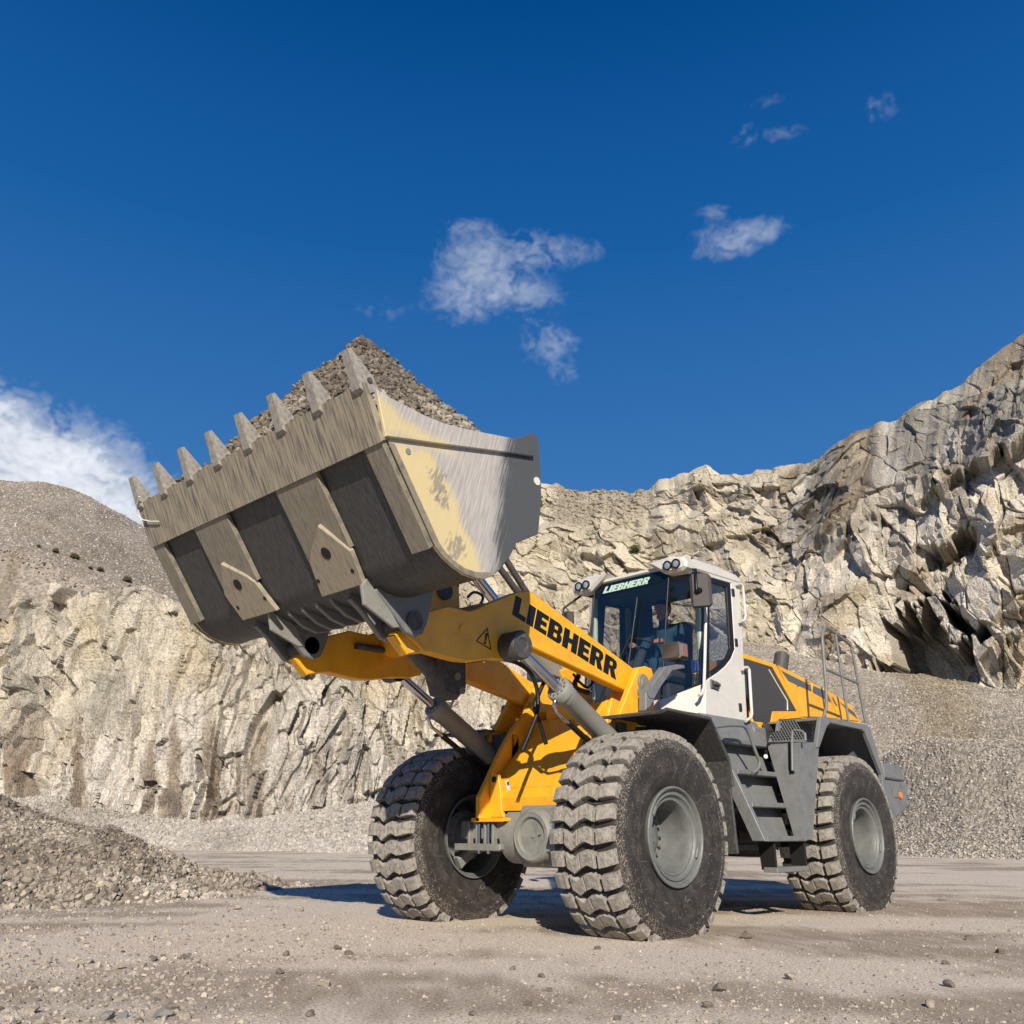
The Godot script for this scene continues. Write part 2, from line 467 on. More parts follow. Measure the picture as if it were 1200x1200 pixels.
# ---------------------------------------------------------------- sky
func sky_image() -> Image:
	var w := 4096
	var h := 2048
	var im := Image.create(w, h, false, Image.FORMAT_RGBH)
	var rows: Array = []
	for j in h:
		var el := (0.5 - (j + 0.5) / h) * 180.0
		rows.append(sky_color(el))
		im.fill_rect(Rect2i(0, j, w, 1), rows[j])
	# clouds as blobs: direction, radii in degrees, strength
	var blobs: Array = []
	for b in [[580, 325, 68, 51, 0.48], [555, 300, 55, 36, 0.47], [632, 290, 46, 23, 0.58], [672, 296, 42, 18, 0.47], [540, 355, 49, 33, 0.39], [608, 350, 51, 27, 0.58], [648, 404, 44, 29, 0.62], [660, 440, 27, 18, 0.39], [545, 268, 31, 11, 0.47], [450, 360, 42, 22, 0.27],
			[858, 276, 53, 25, 0.48], [900, 270, 34, 14, 0.39], [840, 246, 27, 11, 0.35], [850, 294, 33, 14, 0.35], [1030, 124, 36, 23, 0.33], [908, 160, 44, 12, 0.30], [872, 158, 23, 14, 0.33], [900, 118, 40, 11, 0.17],
			[10, 515, 90, 44, 2.6], [-60, 510, 110, 56, 2.8], [70, 545, 70, 42, 2.4], [120, 570, 60, 40, 2.0], [120, 605, 90, 40, 2.6], [40, 590, 110, 60, 3.0], [185, 612, 34, 24, 0.9], [150, 522, 20, 9, 0.6], [-180, 540, 140, 80, 2.8]]:
		var d := ray(b[0], b[1]).normalized()
		blobs.append([d, b[2] / FOC * 57.3 * 0.9, b[3] / FOC * 57.3 * 0.9, b[4]])
	var g := RandomNumberGenerator.new()
	g.seed = 77
	for k in 11: # the same kind of fair-weather cloud goes on round the horizon
		var az := deg_to_rad(72.0 + k * 19.5 + g.randf_range(-5, 5)) + atan2(FH.z, FH.x)
		var el := deg_to_rad(g.randf_range(10, 34))
		for q in 4:
			var a2 := az + deg_to_rad(g.randf_range(-4, 4))
			var e2 := el + deg_to_rad(g.randf_range(-2, 2))
			blobs.append([Vector3(cos(a2) * cos(e2), sin(e2), sin(a2) * cos(e2)), g.randf_range(2, 4.5), g.randf_range(1, 2.4), g.randf_range(0.6, 1.3)])
	var big := noise(201, 3.2, 6)
	var fin := noise(203, 11.0, 5)
	var dens := {}
	for b in blobs:
		var d: Vector3 = b[0]
		var el0 := rad_to_deg(asin(d.y))
		# panorama column 0 looks towards -z and columns turn towards +x
		var az0 := rad_to_deg(atan2(d.x, -d.z))
		var cosl := cos(deg_to_rad(el0))
		var y0 := int((0.5 - (el0 + b[2] * 2.0) / 180.0) * h)
		var y1 := int((0.5 - (el0 - b[2] * 2.0) / 180.0) * h)
		var xr := int(b[1] * 2.0 / cosl / 360.0 * w)
		var xc := int(az0 / 360.0 * w)
		for j in range(maxi(y0, 0), mini(y1, h / 2)):
			var el := (0.5 - (j + 0.5) / h) * 180.0
			var dy: float = (el - el0) / b[2]
			for i in range(xc - xr, xc + xr):
				var az := (i + 0.5) / w * 360.0
				var dx: float = (az - az0) * cosl / b[1]
				var q := dx * dx + dy * dy
				if q < 4.0:
					var key := j * w + posmod(i, w)
					dens[key] = dens.get(key, 0.0) + b[3] * exp(-q * 1.5)
	for key in dens:
		var j: int = key / w
		var i: int = key % w
		var el := (0.5 - (j + 0.5) / h) * PI
		var az := (i + 0.5) / w * TAU
		var p := Vector3(sin(az) * cos(el), sin(el) * 1.5, -cos(az) * cos(el)) * 10.0
		var wv := Vector3(fin.get_noise_3dv(p * 0.12), fin.get_noise_3dv(p * 0.12 + Vector3(9, 0, 0)), fin.get_noise_3dv(p * 0.12 + Vector3(0, 9, 0))) * 0.35
		var nz := big.get_noise_3dv((p + wv) * 0.30) * 0.9 + fin.get_noise_3dv((p + wv * 1.4) * 0.38) * 0.75
		var dv: float = dens[key]
		var a := maxf(0.0, dv * (0.60 + nz * 1.35 / (1.0 + 0.45 * dv)) - 0.10)
		if a <= 0.0: continue
		var cover := 1.0 - exp(-a * 0.85)
		var shade := clampf(0.88 + nz * 0.18, 0.66, 1.0)
		var cc := Color(0.56, 0.595, 0.66).lerp(Color(0.78, 0.80, 0.83), smoothstep(0.6, 0.95, cover)) * shade
		im.set_pixel(i, j, rows[j].lerp(cc, cover * 0.88))
	return im
func sky_color(el: float) -> Color:
	if el < 0.0: return Color(0.20, 0.19, 0.17)
	var stops := [[0.0, Color(0.145, 0.300, 0.540)], [12.0, Color(0.082, 0.228, 0.500)], [22.0, Color(0.040, 0.168, 0.440)], [36.0, Color(0.010, 0.108, 0.350)], [50.0, Color(0.001, 0.062, 0.245)], [90.0, Color(0.001, 0.035, 0.160)]]
	for k in stops.size() - 1:
		if el <= stops[k + 1][0]:
			var t: float = (el - stops[k][0]) / (stops[k + 1][0] - stops[k][0])
			return stops[k][1].lerp(stops[k + 1][1], t) * 0.80
	return stops[-1][1] * 0.80

# ---------------------------------------------------------------- rock faces
func h3(ix: int, iy: int, k: int) -> float:
	var n := (ix * 374761393 + iy * 668265263 + k * 974711) & 0x7fffffff
	n = ((n ^ (n >> 13)) * 1274126177) & 0x7fffffff
	n = ((n ^ (n >> 16)) * 668265263) & 0x7fffffff
	return float((n ^ (n >> 15)) & 0xffff) / 65535.0
# broken rock: each cell is a leaning, flat-topped block; where blocks meet there is a sharp crease.
# x = height of the surface, y = height over the next block, z = random of the block
func facets(u: float, v: float, k: int, tilt: float, steep := 1.6) -> Vector3:
	var iu := int(floor(u))
	var iv := int(floor(v))
	var b1 := -9.0
	var b2 := -9.0
	var bn := 0
	for j in range(iv - 1, iv + 2):
		for i in range(iu - 1, iu + 2):
			var n := (i * 374761393 + j * 668265263 + k * 974711) & 0x7fffffff
			n = ((n ^ (n >> 13)) * 1274126177) & 0x7fffffff
			n = n ^ (n >> 16)
			var dx := i + (n & 0xff) * 0.00392 - u
			var dy := j + ((n >> 8) & 0xff) * 0.00392 - v
			var c := ((n >> 4) & 0xff) * 0.00392 - 0.5
			var sh := ((n >> 17) & 0x3f) * 0.0222 - 0.7
			var h := c + tilt * ((((n >> 20) & 0x3f) * 0.01587 - 0.5) * dx + (((n >> 12) & 0x3f) * 0.01587 - 0.5) * dy)
			var side := c + steep * (0.52 - maxf(absf(dx + sh * dy), absf(dy - sh * dx)))
			if side < h: h = side
			if h > b1:
				b2 = b1
				b1 = h
				bn = n
			elif h > b2:
				b2 = h
	return Vector3(b1, b1 - b2, ((bn >> 7) & 0xff) * 0.00392)
# shattered rock: every cell is a tilted plane of its own, with a short step to the next
func shards(u: float, v: float, k: int, tilt: float, soft: float) -> Vector3:
	var iu := int(floor(u))
	var iv := int(floor(v))
	var b1 := 9.0
	var b2 := 9.0
	var o1 := 0.0
	var o2 := 0.0
	var bn := 0
	for j in range(iv - 1, iv + 2):
		for i in range(iu - 1, iu + 2):
			var n := (i * 374761393 + j * 668265263 + k * 974711) & 0x7fffffff
			n = ((n ^ (n >> 13)) * 1274126177) & 0x7fffffff
			n = n ^ (n >> 16)
			var dx := i + (n & 0xff) * 0.00392 - u
			var dy := j + ((n >> 8) & 0xff) * 0.00392 - v
			var d := dx * dx + dy * dy
			if d < b2:
				var o := ((n >> 4) & 0xff) * 0.00392 - 0.5 + tilt * ((((n >> 20) & 0x3f) * 0.01587 - 0.5) * dx + (((n >> 12) & 0x3f) * 0.01587 - 0.5) * dy)
				if d < b1:
					b2 = b1
					o2 = o1
					b1 = d
					o1 = o
					bn = n
				else:
					b2 = d
					o2 = o
	var gap := sqrt(b2) - sqrt(b1)
	if gap < soft: o1 = lerpf(o1, o2, 0.5 - 0.5 * gap / soft)
	return Vector3(o1, gap, ((bn >> 7) & 0xff) * 0.00392)
func table(t: Array, x: float, col: int) -> float:
	for k in t.size() - 1:
		if x <= t[k + 1][0]:
			var f: float = clampf((x - t[k][0]) / (t[k + 1][0] - t[k][0]), 0.0, 1.0)
			return lerpf(t[k][col], t[k + 1][col], f)
	return t[-1][col]
func grid_mesh(verts: PackedVector3Array, cols: PackedColorArray, nu: int, nv: int) -> ArrayMesh:
	var idx := PackedInt32Array()
	idx.resize((nu - 1) * (nv - 1) * 6)
	var w := 0
	for j in nv - 1:
		for i in nu - 1:
			var a := j * nu + i
			idx[w] = a; idx[w + 1] = a + nu; idx[w + 2] = a + 1
			idx[w + 3] = a + 1; idx[w + 4] = a + nu; idx[w + 5] = a + nu + 1
			w += 6
	var ar := []
	ar.resize(Mesh.ARRAY_MAX)
	ar[Mesh.ARRAY_VERTEX] = verts
	ar[Mesh.ARRAY_COLOR] = cols
	ar[Mesh.ARRAY_INDEX] = idx
	var m := ArrayMesh.new()
	m.add_surface_from_arrays(Mesh.PRIMITIVE_TRIANGLES, ar)
	return m
func place_mesh(called: String, m: Mesh, ma: Material, label: String, cat: String, kind: String) -> MeshInstance3D:
	var o := MeshInstance3D.new()
	o.name = called
	o.mesh = m
	o.material_override = ma
	add_child(o, true)
	tag(o, label, cat, "", kind)
	return o

# left cliff: column, base row, base distance, top row, top distance
const LEFT := [[-320, 920, 66, 680, 72], [0, 925, 60, 694, 64], [120, 945, 58, 690, 62], [220, 962, 56, 692, 60], [330, 950, 56, 690, 60], [430, 940, 58, 700, 62], [540, 930, 60, 760, 63], [640, 920, 62, 850, 64], [700, 915, 64, 900, 65]]
func base_line(t: Array, x0: float, x1: float, nu: int) -> Array:
	# foot points of a wall, arc length along it and horizontal normals towards the open quarry
	var pts := PackedVector3Array()
	var arc := PackedFloat32Array()
	var nor := PackedVector3Array()
	for i in nu:
		var x := lerpf(x0, x1, float(i) / (nu - 1))
		pts.append(at_d(x, table(t, x, 1), table(t, x, 2)))
		arc.append(0.0 if i == 0 else arc[i - 1] + Vector2(pts[i].x - pts[i - 1].x, pts[i].z - pts[i - 1].z).length())
	for i in nu:
		var a := pts[mini(i + 14, nu - 1)] - pts[maxi(i - 14, 0)]
		var n := Vector3(a.z, 0, -a.x).normalized()
		if n.dot(FH) > 0.0: n = -n
		nor.append(n)
	return [pts, arc, nor]
func left_cliff() -> void:
	var nu := 640
	var nv := 300
	var v := PackedVector3Array()
	var c := PackedColorArray()
	var n1 := noise(301, 0.05, 3)
	var n2 := noise(303, 0.35, 4)
	var n3 := noise(305, 0.10, 3)
	var n4 := noise(307, 0.9, 3)
	var rd := noise(309, 0.22, 3)
	rd.fractal_type = FastNoiseLite.FRACTAL_RIDGED
	var bl := base_line(LEFT, -130.0, 690.0, nu)
	var tops := PackedVector3Array()
	for i in nu:
		var x := lerpf(-130.0, 690.0, float(i) / (nu - 1))
		var e := at_d(x, table(LEFT, x, 3), table(LEFT, x, 4))
		e.y += n2.get_noise_1d(bl[1][i] * 0.8) * 1.0
		tops.append(e)
	for j in nv:
		var t := float(j) / (nv - 1)
		for i in nu:
			var b: Vector3 = bl[0][i]
			b.y -= 2.0
			var p := b.lerp(tops[i], t)
			var U: float = bl[1][i]
			var V := p.y
			var w := n3.get_noise_2d(U, V * 0.5)
			var wu := U - V * 0.10 + w * 1.5
			var f1 := facets(wu / 2.7, V / 8.0 + w, 11, 1.3)
			var f2 := shards(wu / 1.25 + 7.3 + f1.z * 5.0, V / 3.0 + w, 23, 1.8, 0.08)
			var f3 := shards(wu / 0.45 + f2.z * 3.0, V / 0.95, 37, 1.7, 0.11)
			var rough := 0.5 + 0.65 * smoothstep(-0.3, 0.3, n3.get_noise_2d(U * 0.7 + 200.0, V * 0.7))
			var d := n1.get_noise_2d(U, V * 0.5) * 1.6 - f1.x * 1.5 + f2.x * 0.95 * rough + f3.x * 0.34 * rough
			d -= smoothstep(0.09, 0.0, f2.y) * 0.26 * rough
			var flute := rd.get_noise_2d(wu * 1.7 + f1.z * 40.0, V * 0.34)
			d -= smoothstep(0.55, 0.85, flute) * 0.35 * rough
			p += bl[2][i] * d
			if j == nv - 1:
				p += FH * 2.0
			v.append(p)
			var lowz := smoothstep(10.0, 4.0, V + n2.get_noise_1d(U * 0.4) * 4.0)
			var m1 := n3.get_noise_2d(U * 1.2 + 40.0, V * 0.8)
			var m2 := n3.get_noise_2d(U * 1.4 - 70.0, V * 0.8)
			var st := n2.get_noise_2d(U * 1.4, V * 0.10)
			var col := Color(0.55, 0.515, 0.455)
			col = col.lerp(Color(0.60, 0.58, 0.55), lowz)
			col = col.lerp(Color(0.49, 0.42, 0.305), smoothstep(0.0, 0.4, m1 + st * 0.3) * 0.6 * (1.0 - lowz * 0.7))
			col = col.lerp(Color(0.38, 0.375, 0.335), smoothstep(0.05, 0.4, m2 + st * 0.2) * 0.75 * (1.0 - lowz * 0.6))
			var wash := smoothstep(-0.12, 0.22, st + 0.10) * smoothstep(36.0, 22.0, U + 6.0 * m1) * smoothstep(8.5 + st * 8.0, 5.0, V)
			col = col.lerp(Color(0.215, 0.165, 0.12), wash * 0.85)
			var wash2 := smoothstep(0.05, 0.28, st) * smoothstep(4.4 + m1 * 4.0, 2.2, V)
			col = col.lerp(Color(0.27, 0.235, 0.20), wash2 * 0.75)
			col *= 0.84 + 0.20 * f2.z + 0.14 * f3.z
			col.a = 1.0
			c.append(col)
	place_mesh("limestone_cliff", grid_mesh(v, c, nu, nv), M.rock, "pale cream quarry cliff of upright slabs below a gravel mound", "cliff", "structure")

const RIGHT := [[420, 880, 82, 640, 110], [560, 850, 80, 575, 110], [600, 830, 79, 566, 110], [640, 815, 78, 562, 109], [662, 805, 77, 574, 108], [700, 795, 76, 578, 106], [758, 780, 74, 578, 102], [772, 775, 73.5, 562, 100], [800, 765, 72.5, 555, 97], [826, 758, 71.5, 547, 94], [852, 752, 70, 556, 91], [900, 760, 67.5, 548, 86], [940, 778, 65.5, 544, 82], [985, 792, 63.5, 520, 78], [1020, 800, 62, 502, 75], [1065, 812, 60, 478, 72], [1130, 816, 57.5, 448, 68], [1170, 816, 56, 410, 66], [1200, 816, 55, 388, 64.5], [1290, 820, 52, 320, 61], [1420, 820, 48, 240, 56]]
var bush_at := Vector3.ZERO
func right_wall() -> void:
	var nu := 780
	var nv := 430
	var v := PackedVector3Array()
	var c := PackedColorArray()
	var n1 := noise(401, 0.04, 3)
	var n2 := noise(403, 0.3, 4)
	var n3 := noise(405, 0.10, 3)
	var n4 := noise(407, 0.8, 3)
	var bl := base_line(RIGHT, 520.0, 1320.0, nu)
	var tops := PackedVector3Array()
	for i in nu:
		var x := lerpf(520.0, 1320.0, float(i) / (nu - 1))
		var e := at_d(x, table(RIGHT, x, 3), table(RIGHT, x, 4))
		e.y += n2.get_noise_1d(bl[1][i] * 0.5) * 0.9 + n4.get_noise_1d(bl[1][i] * 0.6) * 0.5
		tops.append(e)
	for j in nv:
		var t := float(j) / (nv - 1)
		for i in nu:
			var x := lerpf(520.0, 1320.0, float(i) / (nu - 1))
			var b: Vector3 = bl[0][i]
			var e := tops[i]
			b.y -= 2.0
			var near := smoothstep(900.0, 1020.0, x)
			# the near wall stands up steeply and only its top leans away, the far hill is an even slope
			var tt := lerpf(t, t * t * (0.55 + 0.45 * t), near * 0.75)
			var p := Vector3(lerpf(b.x, e.x, tt), lerpf(b.y, e.y, t), lerpf(b.z, e.z, tt))
			var U: float = bl[1][i]
			var V := p.y * lerpf(1.25, 1.0, near)
			var w := n3.get_noise_2d(U, V)
			var wu := U + V * 0.30 + w * 0.8
			var wv := V - U * 0.12 + w * 0.6
			var f1 := facets(wu / 4.6, wv / 6.0, 31, 1.7)
			var f2 := shards(wu / 1.7 + 3.3 + f1.z * 5.0, wv / 3.8, 43, 1.9, 0.08)
			var f3 := shards(wu / 0.52 + f2.z * 3.0, wv / 0.85, 57, 1.8, 0.11)
			var rough := 0.55 + 0.7 * smoothstep(-0.3, 0.35, n3.get_noise_2d(U * 0.8 + 300.0, V * 0.8))
			var d := n1.get_noise_2d(U, V) * lerpf(3.0, 1.6, near) - f1.x * lerpf(2.2, 1.8, near) + f2.x * 1.05 * rough + f3.x * (0.16 + 0.24 * smoothstep(0.7, 1.1, rough))
			d -= smoothstep(0.06, 0.0, f2.y) * 0.32 * rough
			var wob := n2.get_noise_1d(x * 0.10) * 14.0
			var q := x - 1092.0
			var row_ := lerpf(table(RIGHT, x, 1), table(RIGHT, x, 3), t)
			# bulging bed above, undercut below: rising towards the near end
			var bed := 655.0 - 0.36 * (x - 960.0) + wob + f2.x * 10.0
			var over := smoothstep(-4.0, 3.0, bed - row_) * near
			d += over * (0.6 + 1.5 * smoothstep(1060.0, 1150.0, x)) * smoothstep(120.0, 20.0, bed - row_)
			# the hollow at the foot of the wall
			var roof_ := 708.0 + absf(q + 22.0) * 0.42 + wob * 1.4 + f2.x * 34.0 + f3.x * 10.0
			var inside := smoothstep(-2.0, 5.0, row_ - roof_) * smoothstep(62.0, 50.0, absf(q + wob * 1.6 + f2.x * 34.0)) * smoothstep(806.0, 792.0, row_)
			d -= inside * 6.5
			# smaller pockets under the bulge
			var roof2 := 648.0 - 0.2 * (x - 1130.0) + wob + f2.x * 14.0
			d -= smoothstep(-2.0, 4.0, row_ - roof2) * smoothstep(40.0, 10.0, row_ - roof2) * smoothstep(1092.0, 1110.0, x) * smoothstep(1168.0, 1146.0, x) * 3.4
			d *= 1.0 - 0.75 * smoothstep(0.86, 1.0, t)
			# bank of loose gravel on the skyline of the far hill
			var bank := smoothstep(628.0, 660.0, x) * smoothstep(775.0, 748.0, x) * smoothstep(640.0, 612.0, row_ + (x - 700.0) * 0.22 + f2.x * 14.0)
			d *= 1.0 - 0.8 * bank
			d += bank * (n4.get_noise_2d(U * 1.6, V * 1.6) * 0.5 + n2.get_noise_2d(U * 0.7, V * 0.7) * 0.6)
			p += (bl[2][i] * 0.7 - FH * 0.3).normalized() * d
			if j == nv - 1:
				p += FH * 3.0 - Vector3(0, 0.4, 0)
			v.append(p)
			if absf(x - 745.0) < 0.6 and absf(row_ - 662.0) < 0.7: bush_at = p
			var m1 := n3.get_noise_2d(U * 1.3 + 50.0, V * 1.3)
			var m2 := n3.get_noise_2d(U * 1.5 - 20.0, V * 0.6)
			var st := n2.get_noise_2d(U * 0.8, V * 0.16)
			var cr := Color(0.60, 0.55, 0.45)
			cr = cr.lerp(Color(0.36, 0.315, 0.235), smoothstep(0.05, 0.4, m1) * 0.6)
			cr = cr.lerp(Color(0.64, 0.595, 0.50), smoothstep(0.5, 0.95, f2.z) * 0.7)
			var gr := Color(0.28, 0.27, 0.25).lerp(Color(0.47, 0.455, 0.43), smoothstep(-0.15, 0.3, st))
			gr = gr.lerp(Color(0.25, 0.20, 0.135), smoothstep(0.05, 0.4, m2) * 0.8)
			gr = gr.lerp(Color(0.58, 0.55, 0.49), smoothstep(0.78, 0.95, f1.z) * 0.6)
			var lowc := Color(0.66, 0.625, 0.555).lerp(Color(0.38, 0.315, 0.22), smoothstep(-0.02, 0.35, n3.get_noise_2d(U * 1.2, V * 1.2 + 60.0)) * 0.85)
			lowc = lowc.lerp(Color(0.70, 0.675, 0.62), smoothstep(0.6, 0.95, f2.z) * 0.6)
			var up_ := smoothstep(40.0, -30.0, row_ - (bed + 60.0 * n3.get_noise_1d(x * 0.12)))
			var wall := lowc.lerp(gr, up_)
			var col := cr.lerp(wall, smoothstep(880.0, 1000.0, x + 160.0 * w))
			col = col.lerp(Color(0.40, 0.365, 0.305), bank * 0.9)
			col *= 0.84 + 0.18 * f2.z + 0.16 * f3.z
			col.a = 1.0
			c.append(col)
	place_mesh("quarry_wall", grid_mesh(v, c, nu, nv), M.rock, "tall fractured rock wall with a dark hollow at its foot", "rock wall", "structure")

# loose rubble between the flat floor and the rock: column, toe distance, base row and distance
const SCREE := [[-420, 60, 918, 70], [-200, 58, 920, 66], [0, 52, 928, 61], [130, 50, 942, 59], [230, 47, 956, 57], [330, 44, 950, 57], [430, 39, 940, 59], [560, 38, 925, 61], [640, 40, 900, 66], [740, 41, 800, 72], [870, 41, 738, 70], [960, 38, 768, 65.5], [1060, 34, 792, 61.5], [1130, 31, 796, 58.5], [1200, 29, 800, 56], [1420, 24, 805, 50]]
var scree_noise: FastNoiseLite
func scree_at(x: float, t: float) -> Vector3:
	var d0 := table(SCREE, x, 1)
	var d1 := table(SCREE, x, 3) + 1.5
	var e := at_d(x, table(SCREE, x, 2), d1)
	var r := ray(x, 976.0)
	var d := lerpf(d0, d1, t)
	var p := CAM + r * (d / r.dot(FH))
	var hgt := e.y * lerpf(t, t * t * (3.0 - 2.0 * t), 0.35)
	# separate low heap in front of the wall
	var hp := smoothstep(985.0, 1075.0, x)
	hgt += hp * (1.9 * exp(-pow((t - 0.24) / 0.10, 2.0)) - 0.9 * exp(-pow((t - 0.46) / 0.13, 2.0)))
	hgt += (scree_noise.get_noise_2d(p.x, p.z) * 0.9 + scree_noise.get_noise_2d(p.x * 4.0, p.z * 4.0) * 0.16) * smoothstep(0.0, 0.25, t)
	p.y = hgt - 0.06
	return p
func scree_color(x: float, t: float, p: Vector3) -> Color:
	var a := scree_noise.get_noise_2d(p.x * 1.5 + 33.0, p.z * 1.5)
	var col := Color(0.37, 0.345, 0.315).lerp(Color(0.29, 0.265, 0.235), smoothstep(-0.1, 0.4, a))
	var rightish := smoothstep(800.0, 1000.0, x)
	col = col.lerp(Color(0.37, 0.33, 0.28), rightish * 0.7)
	var tan_ := rightish * smoothstep(0.45, 0.55, t + a * 0.2) * smoothstep(1060.0, 1100.0, x + a * 60.0) * smoothstep(1190.0, 1150.0, x)
	col = col.lerp(Color(0.30, 0.25, 0.175), tan_ * 0.8)
	col.a = 1.0
	return col
func scree() -> void:
	scree_noise = noise(501, 0.06, 4)
	var nu := 460
	var nv := 150
	var v := PackedVector3Array()
	var c := PackedColorArray()
	for j in nv:
		for i in nu:
			var x := -420.0 + 1840.0 * i / (nu - 1)
			var t := float(j) / (nv - 1)
			var p := scree_at(x, t)
			if j == 0: p.y = -0.3
			v.append(p)
			c.append(scree_color(x, t, p))
	place_mesh("gravel_slope", grid_mesh(v, c, nu, nv), M.gravel, "grey gravel slope rising from the quarry floor to the rock", "gravel slope", "structure")

# mound of gravel lying on top of the cliff
var mound_noise: FastNoiseLite
func mound_y(d: float, s: float) -> float:
	var base := 16.4
	# ridge running away to one side, apex line near s = -53
	var dx := maxf(0.0, s + 49.5)
	var left_ := maxf(0.0, -(s + 78.0))
	var dd := d - 88.0
	var q := sqrt(dx * dx * 0.85 + dd * dd + 16.0) - 4.0
	var y := 35.6 - q * 0.70 - left_ * 0.1
	y += mound_noise.get_noise_2d(d, s) * 0.9 + mound_noise.get_noise_2d(d * 5.0, s * 5.0) * 0.14
	return maxf(y, base + mound_noise.get_noise_2d(d * 1.3, s * 1.3) * 0.6)
func mound() -> void:
	mound_noise = noise(511, 0.05, 4)
	var nu := 330
	var nv := 190
	var v := PackedVector3Array()
	var c := PackedColorArray()
	for j in nv:
		for i in nu:
			var s := -120.0 + 115.0 * i / (nu - 1)
			var d := 63.0 + 60.0 * j / (nv - 1)
			d += clampf((s + 20.0) * -0.06, 0.0, 5.0)
			var p := CAM + FH * d + RT * s
			p.y = mound_y(d, s)
			if j < 5: p.y -= 0.9 * (5 - j)
			v.append(p)
			var a := mound_noise.get_noise_2d(d * 2.0, s * 2.0)
			var col := Color(0.36, 0.325, 0.29).lerp(Color(0.28, 0.25, 0.22), smoothstep(-0.1, 0.4, a))
			col = col.lerp(Color(0.25, 0.21, 0.15), smoothstep(0.12, 0.4, mound_noise.get_noise_2d(d * 4.0, s * 4.0)) * 0.5)
			col.a = 1.0
			c.append(col)
	place_mesh("gravel_mound", grid_mesh(v, c, nu, nv), M.gravel, "grey gravel mound heaped on top of the pale cliff", "gravel mound", "structure")

# ---------------------------------------------------------------- stones
func stone_mesh(seed_: int, detail: int) -> ArrayMesh:
	var g := RandomNumberGenerator.new()
	g.seed = seed_
	var t := (1.0 + sqrt(5.0)) / 2.0
	var vs: Array = [Vector3(-1, t, 0), Vector3(1, t, 0), Vector3(-1, -t, 0), Vector3(1, -t, 0), Vector3(0, -1, t), Vector3(0, 1, t), Vector3(0, -1, -t), Vector3(0, 1, -t), Vector3(t, 0, -1), Vector3(t, 0, 1), Vector3(-t, 0, -1), Vector3(-t, 0, 1)]
	var fs: Array = [[0, 11, 5], [0, 5, 1], [0, 1, 7], [0, 7, 10], [0, 10, 11], [1, 5, 9], [5, 11, 4], [11, 10, 2], [10, 7, 6], [7, 1, 8], [3, 9, 4], [3, 4, 2], [3, 2, 6], [3, 6, 8], [3, 8, 9], [4, 9, 5], [2, 4, 11], [6, 2, 10], [8, 6, 7], [9, 8, 1]]
	for i in vs.size(): vs[i] = vs[i].normalized()
	for k in detail:
		var nf: Array = []
		var mid := {}
		for f in fs:
			var m := []
			for e in 3:
				var a: int = f[e]
				var b: int = f[(e + 1) % 3]
				var key := mini(a, b) * 10000 + maxi(a, b)
				if not mid.has(key):
					mid[key] = vs.size()
					vs.append(((vs[a] + vs[b]) * 0.5).normalized())
				m.append(mid[key])
			nf.append([f[0], m[0], m[2]]); nf.append([f[1], m[1], m[0]]); nf.append([f[2], m[2], m[1]]); nf.append([m[0], m[1], m[2]])
		fs = nf
	# cut by random planes: angular broken stone
	var planes: Array = []
	for k in 9:
		planes.append([Vector3(g.randfn(), g.randfn(), g.randfn()).normalized(), g.randf_range(0.42, 0.78)])
	for i in vs.size():
		var q: Vector3 = vs[i] * (1.0 + g.randf_range(-0.08, 0.08))
		for pl in planes:
			var ex: float = q.dot(pl[0]) - pl[1]
			if ex > 0.0: q -= pl[0] * ex
		vs[i] = q * Vector3(1.0, 0.72, 0.86)
	var mb := MB.new()
	for f in fs:
		mb.tri(vs[f[0]], vs[f[2]], vs[f[1]])
	return mb.mesh()
func scatter(parent: Node, called: String, me: Mesh, xf: Array, cols: Array) -> MultiMeshInstance3D:
	var mm := MultiMesh.new()
	mm.transform_format = MultiMesh.TRANSFORM_3D
	mm.use_colors = true
	mm.mesh = me
	mm.instance_count = xf.size()
	for i in xf.size():
		mm.set_instance_transform(i, xf[i])
		mm.set_instance_color(i, cols[i])
	var o := MultiMeshInstance3D.new()
	o.name = called
	o.multimesh = mm
	o.material_override = M.stone
	parent.add_child(o, true)
	return o
func stone_xf(p: Vector3, s: float) -> Transform3D:
	var b := Basis(Vector3(rng.randfn(), rng.randfn(), rng.randfn()).normalized(), rng.randf() * TAU)
	return Transform3D(b * Basis.from_scale(Vector3(s * rng.randf_range(0.7, 1.3), s * rng.randf_range(0.7, 1.1), s * rng.randf_range(0.7, 1.3))), p)
func stone_color(base: Color, spread: float) -> Color:
	var k := 1.0 + rng.randfn() * spread
	var c := base * clampf(k, 0.45, 1.55)
	c = c.lerp(Color(c.v * 1.0, c.v * 0.9, c.v * 0.75), rng.randf() * 0.5)
	c.a = 1.0
	return c
func rand_size(lo: float, hi: float) -> float:
	return lo * pow(hi / lo, pow(rng.randf(), 2.2))

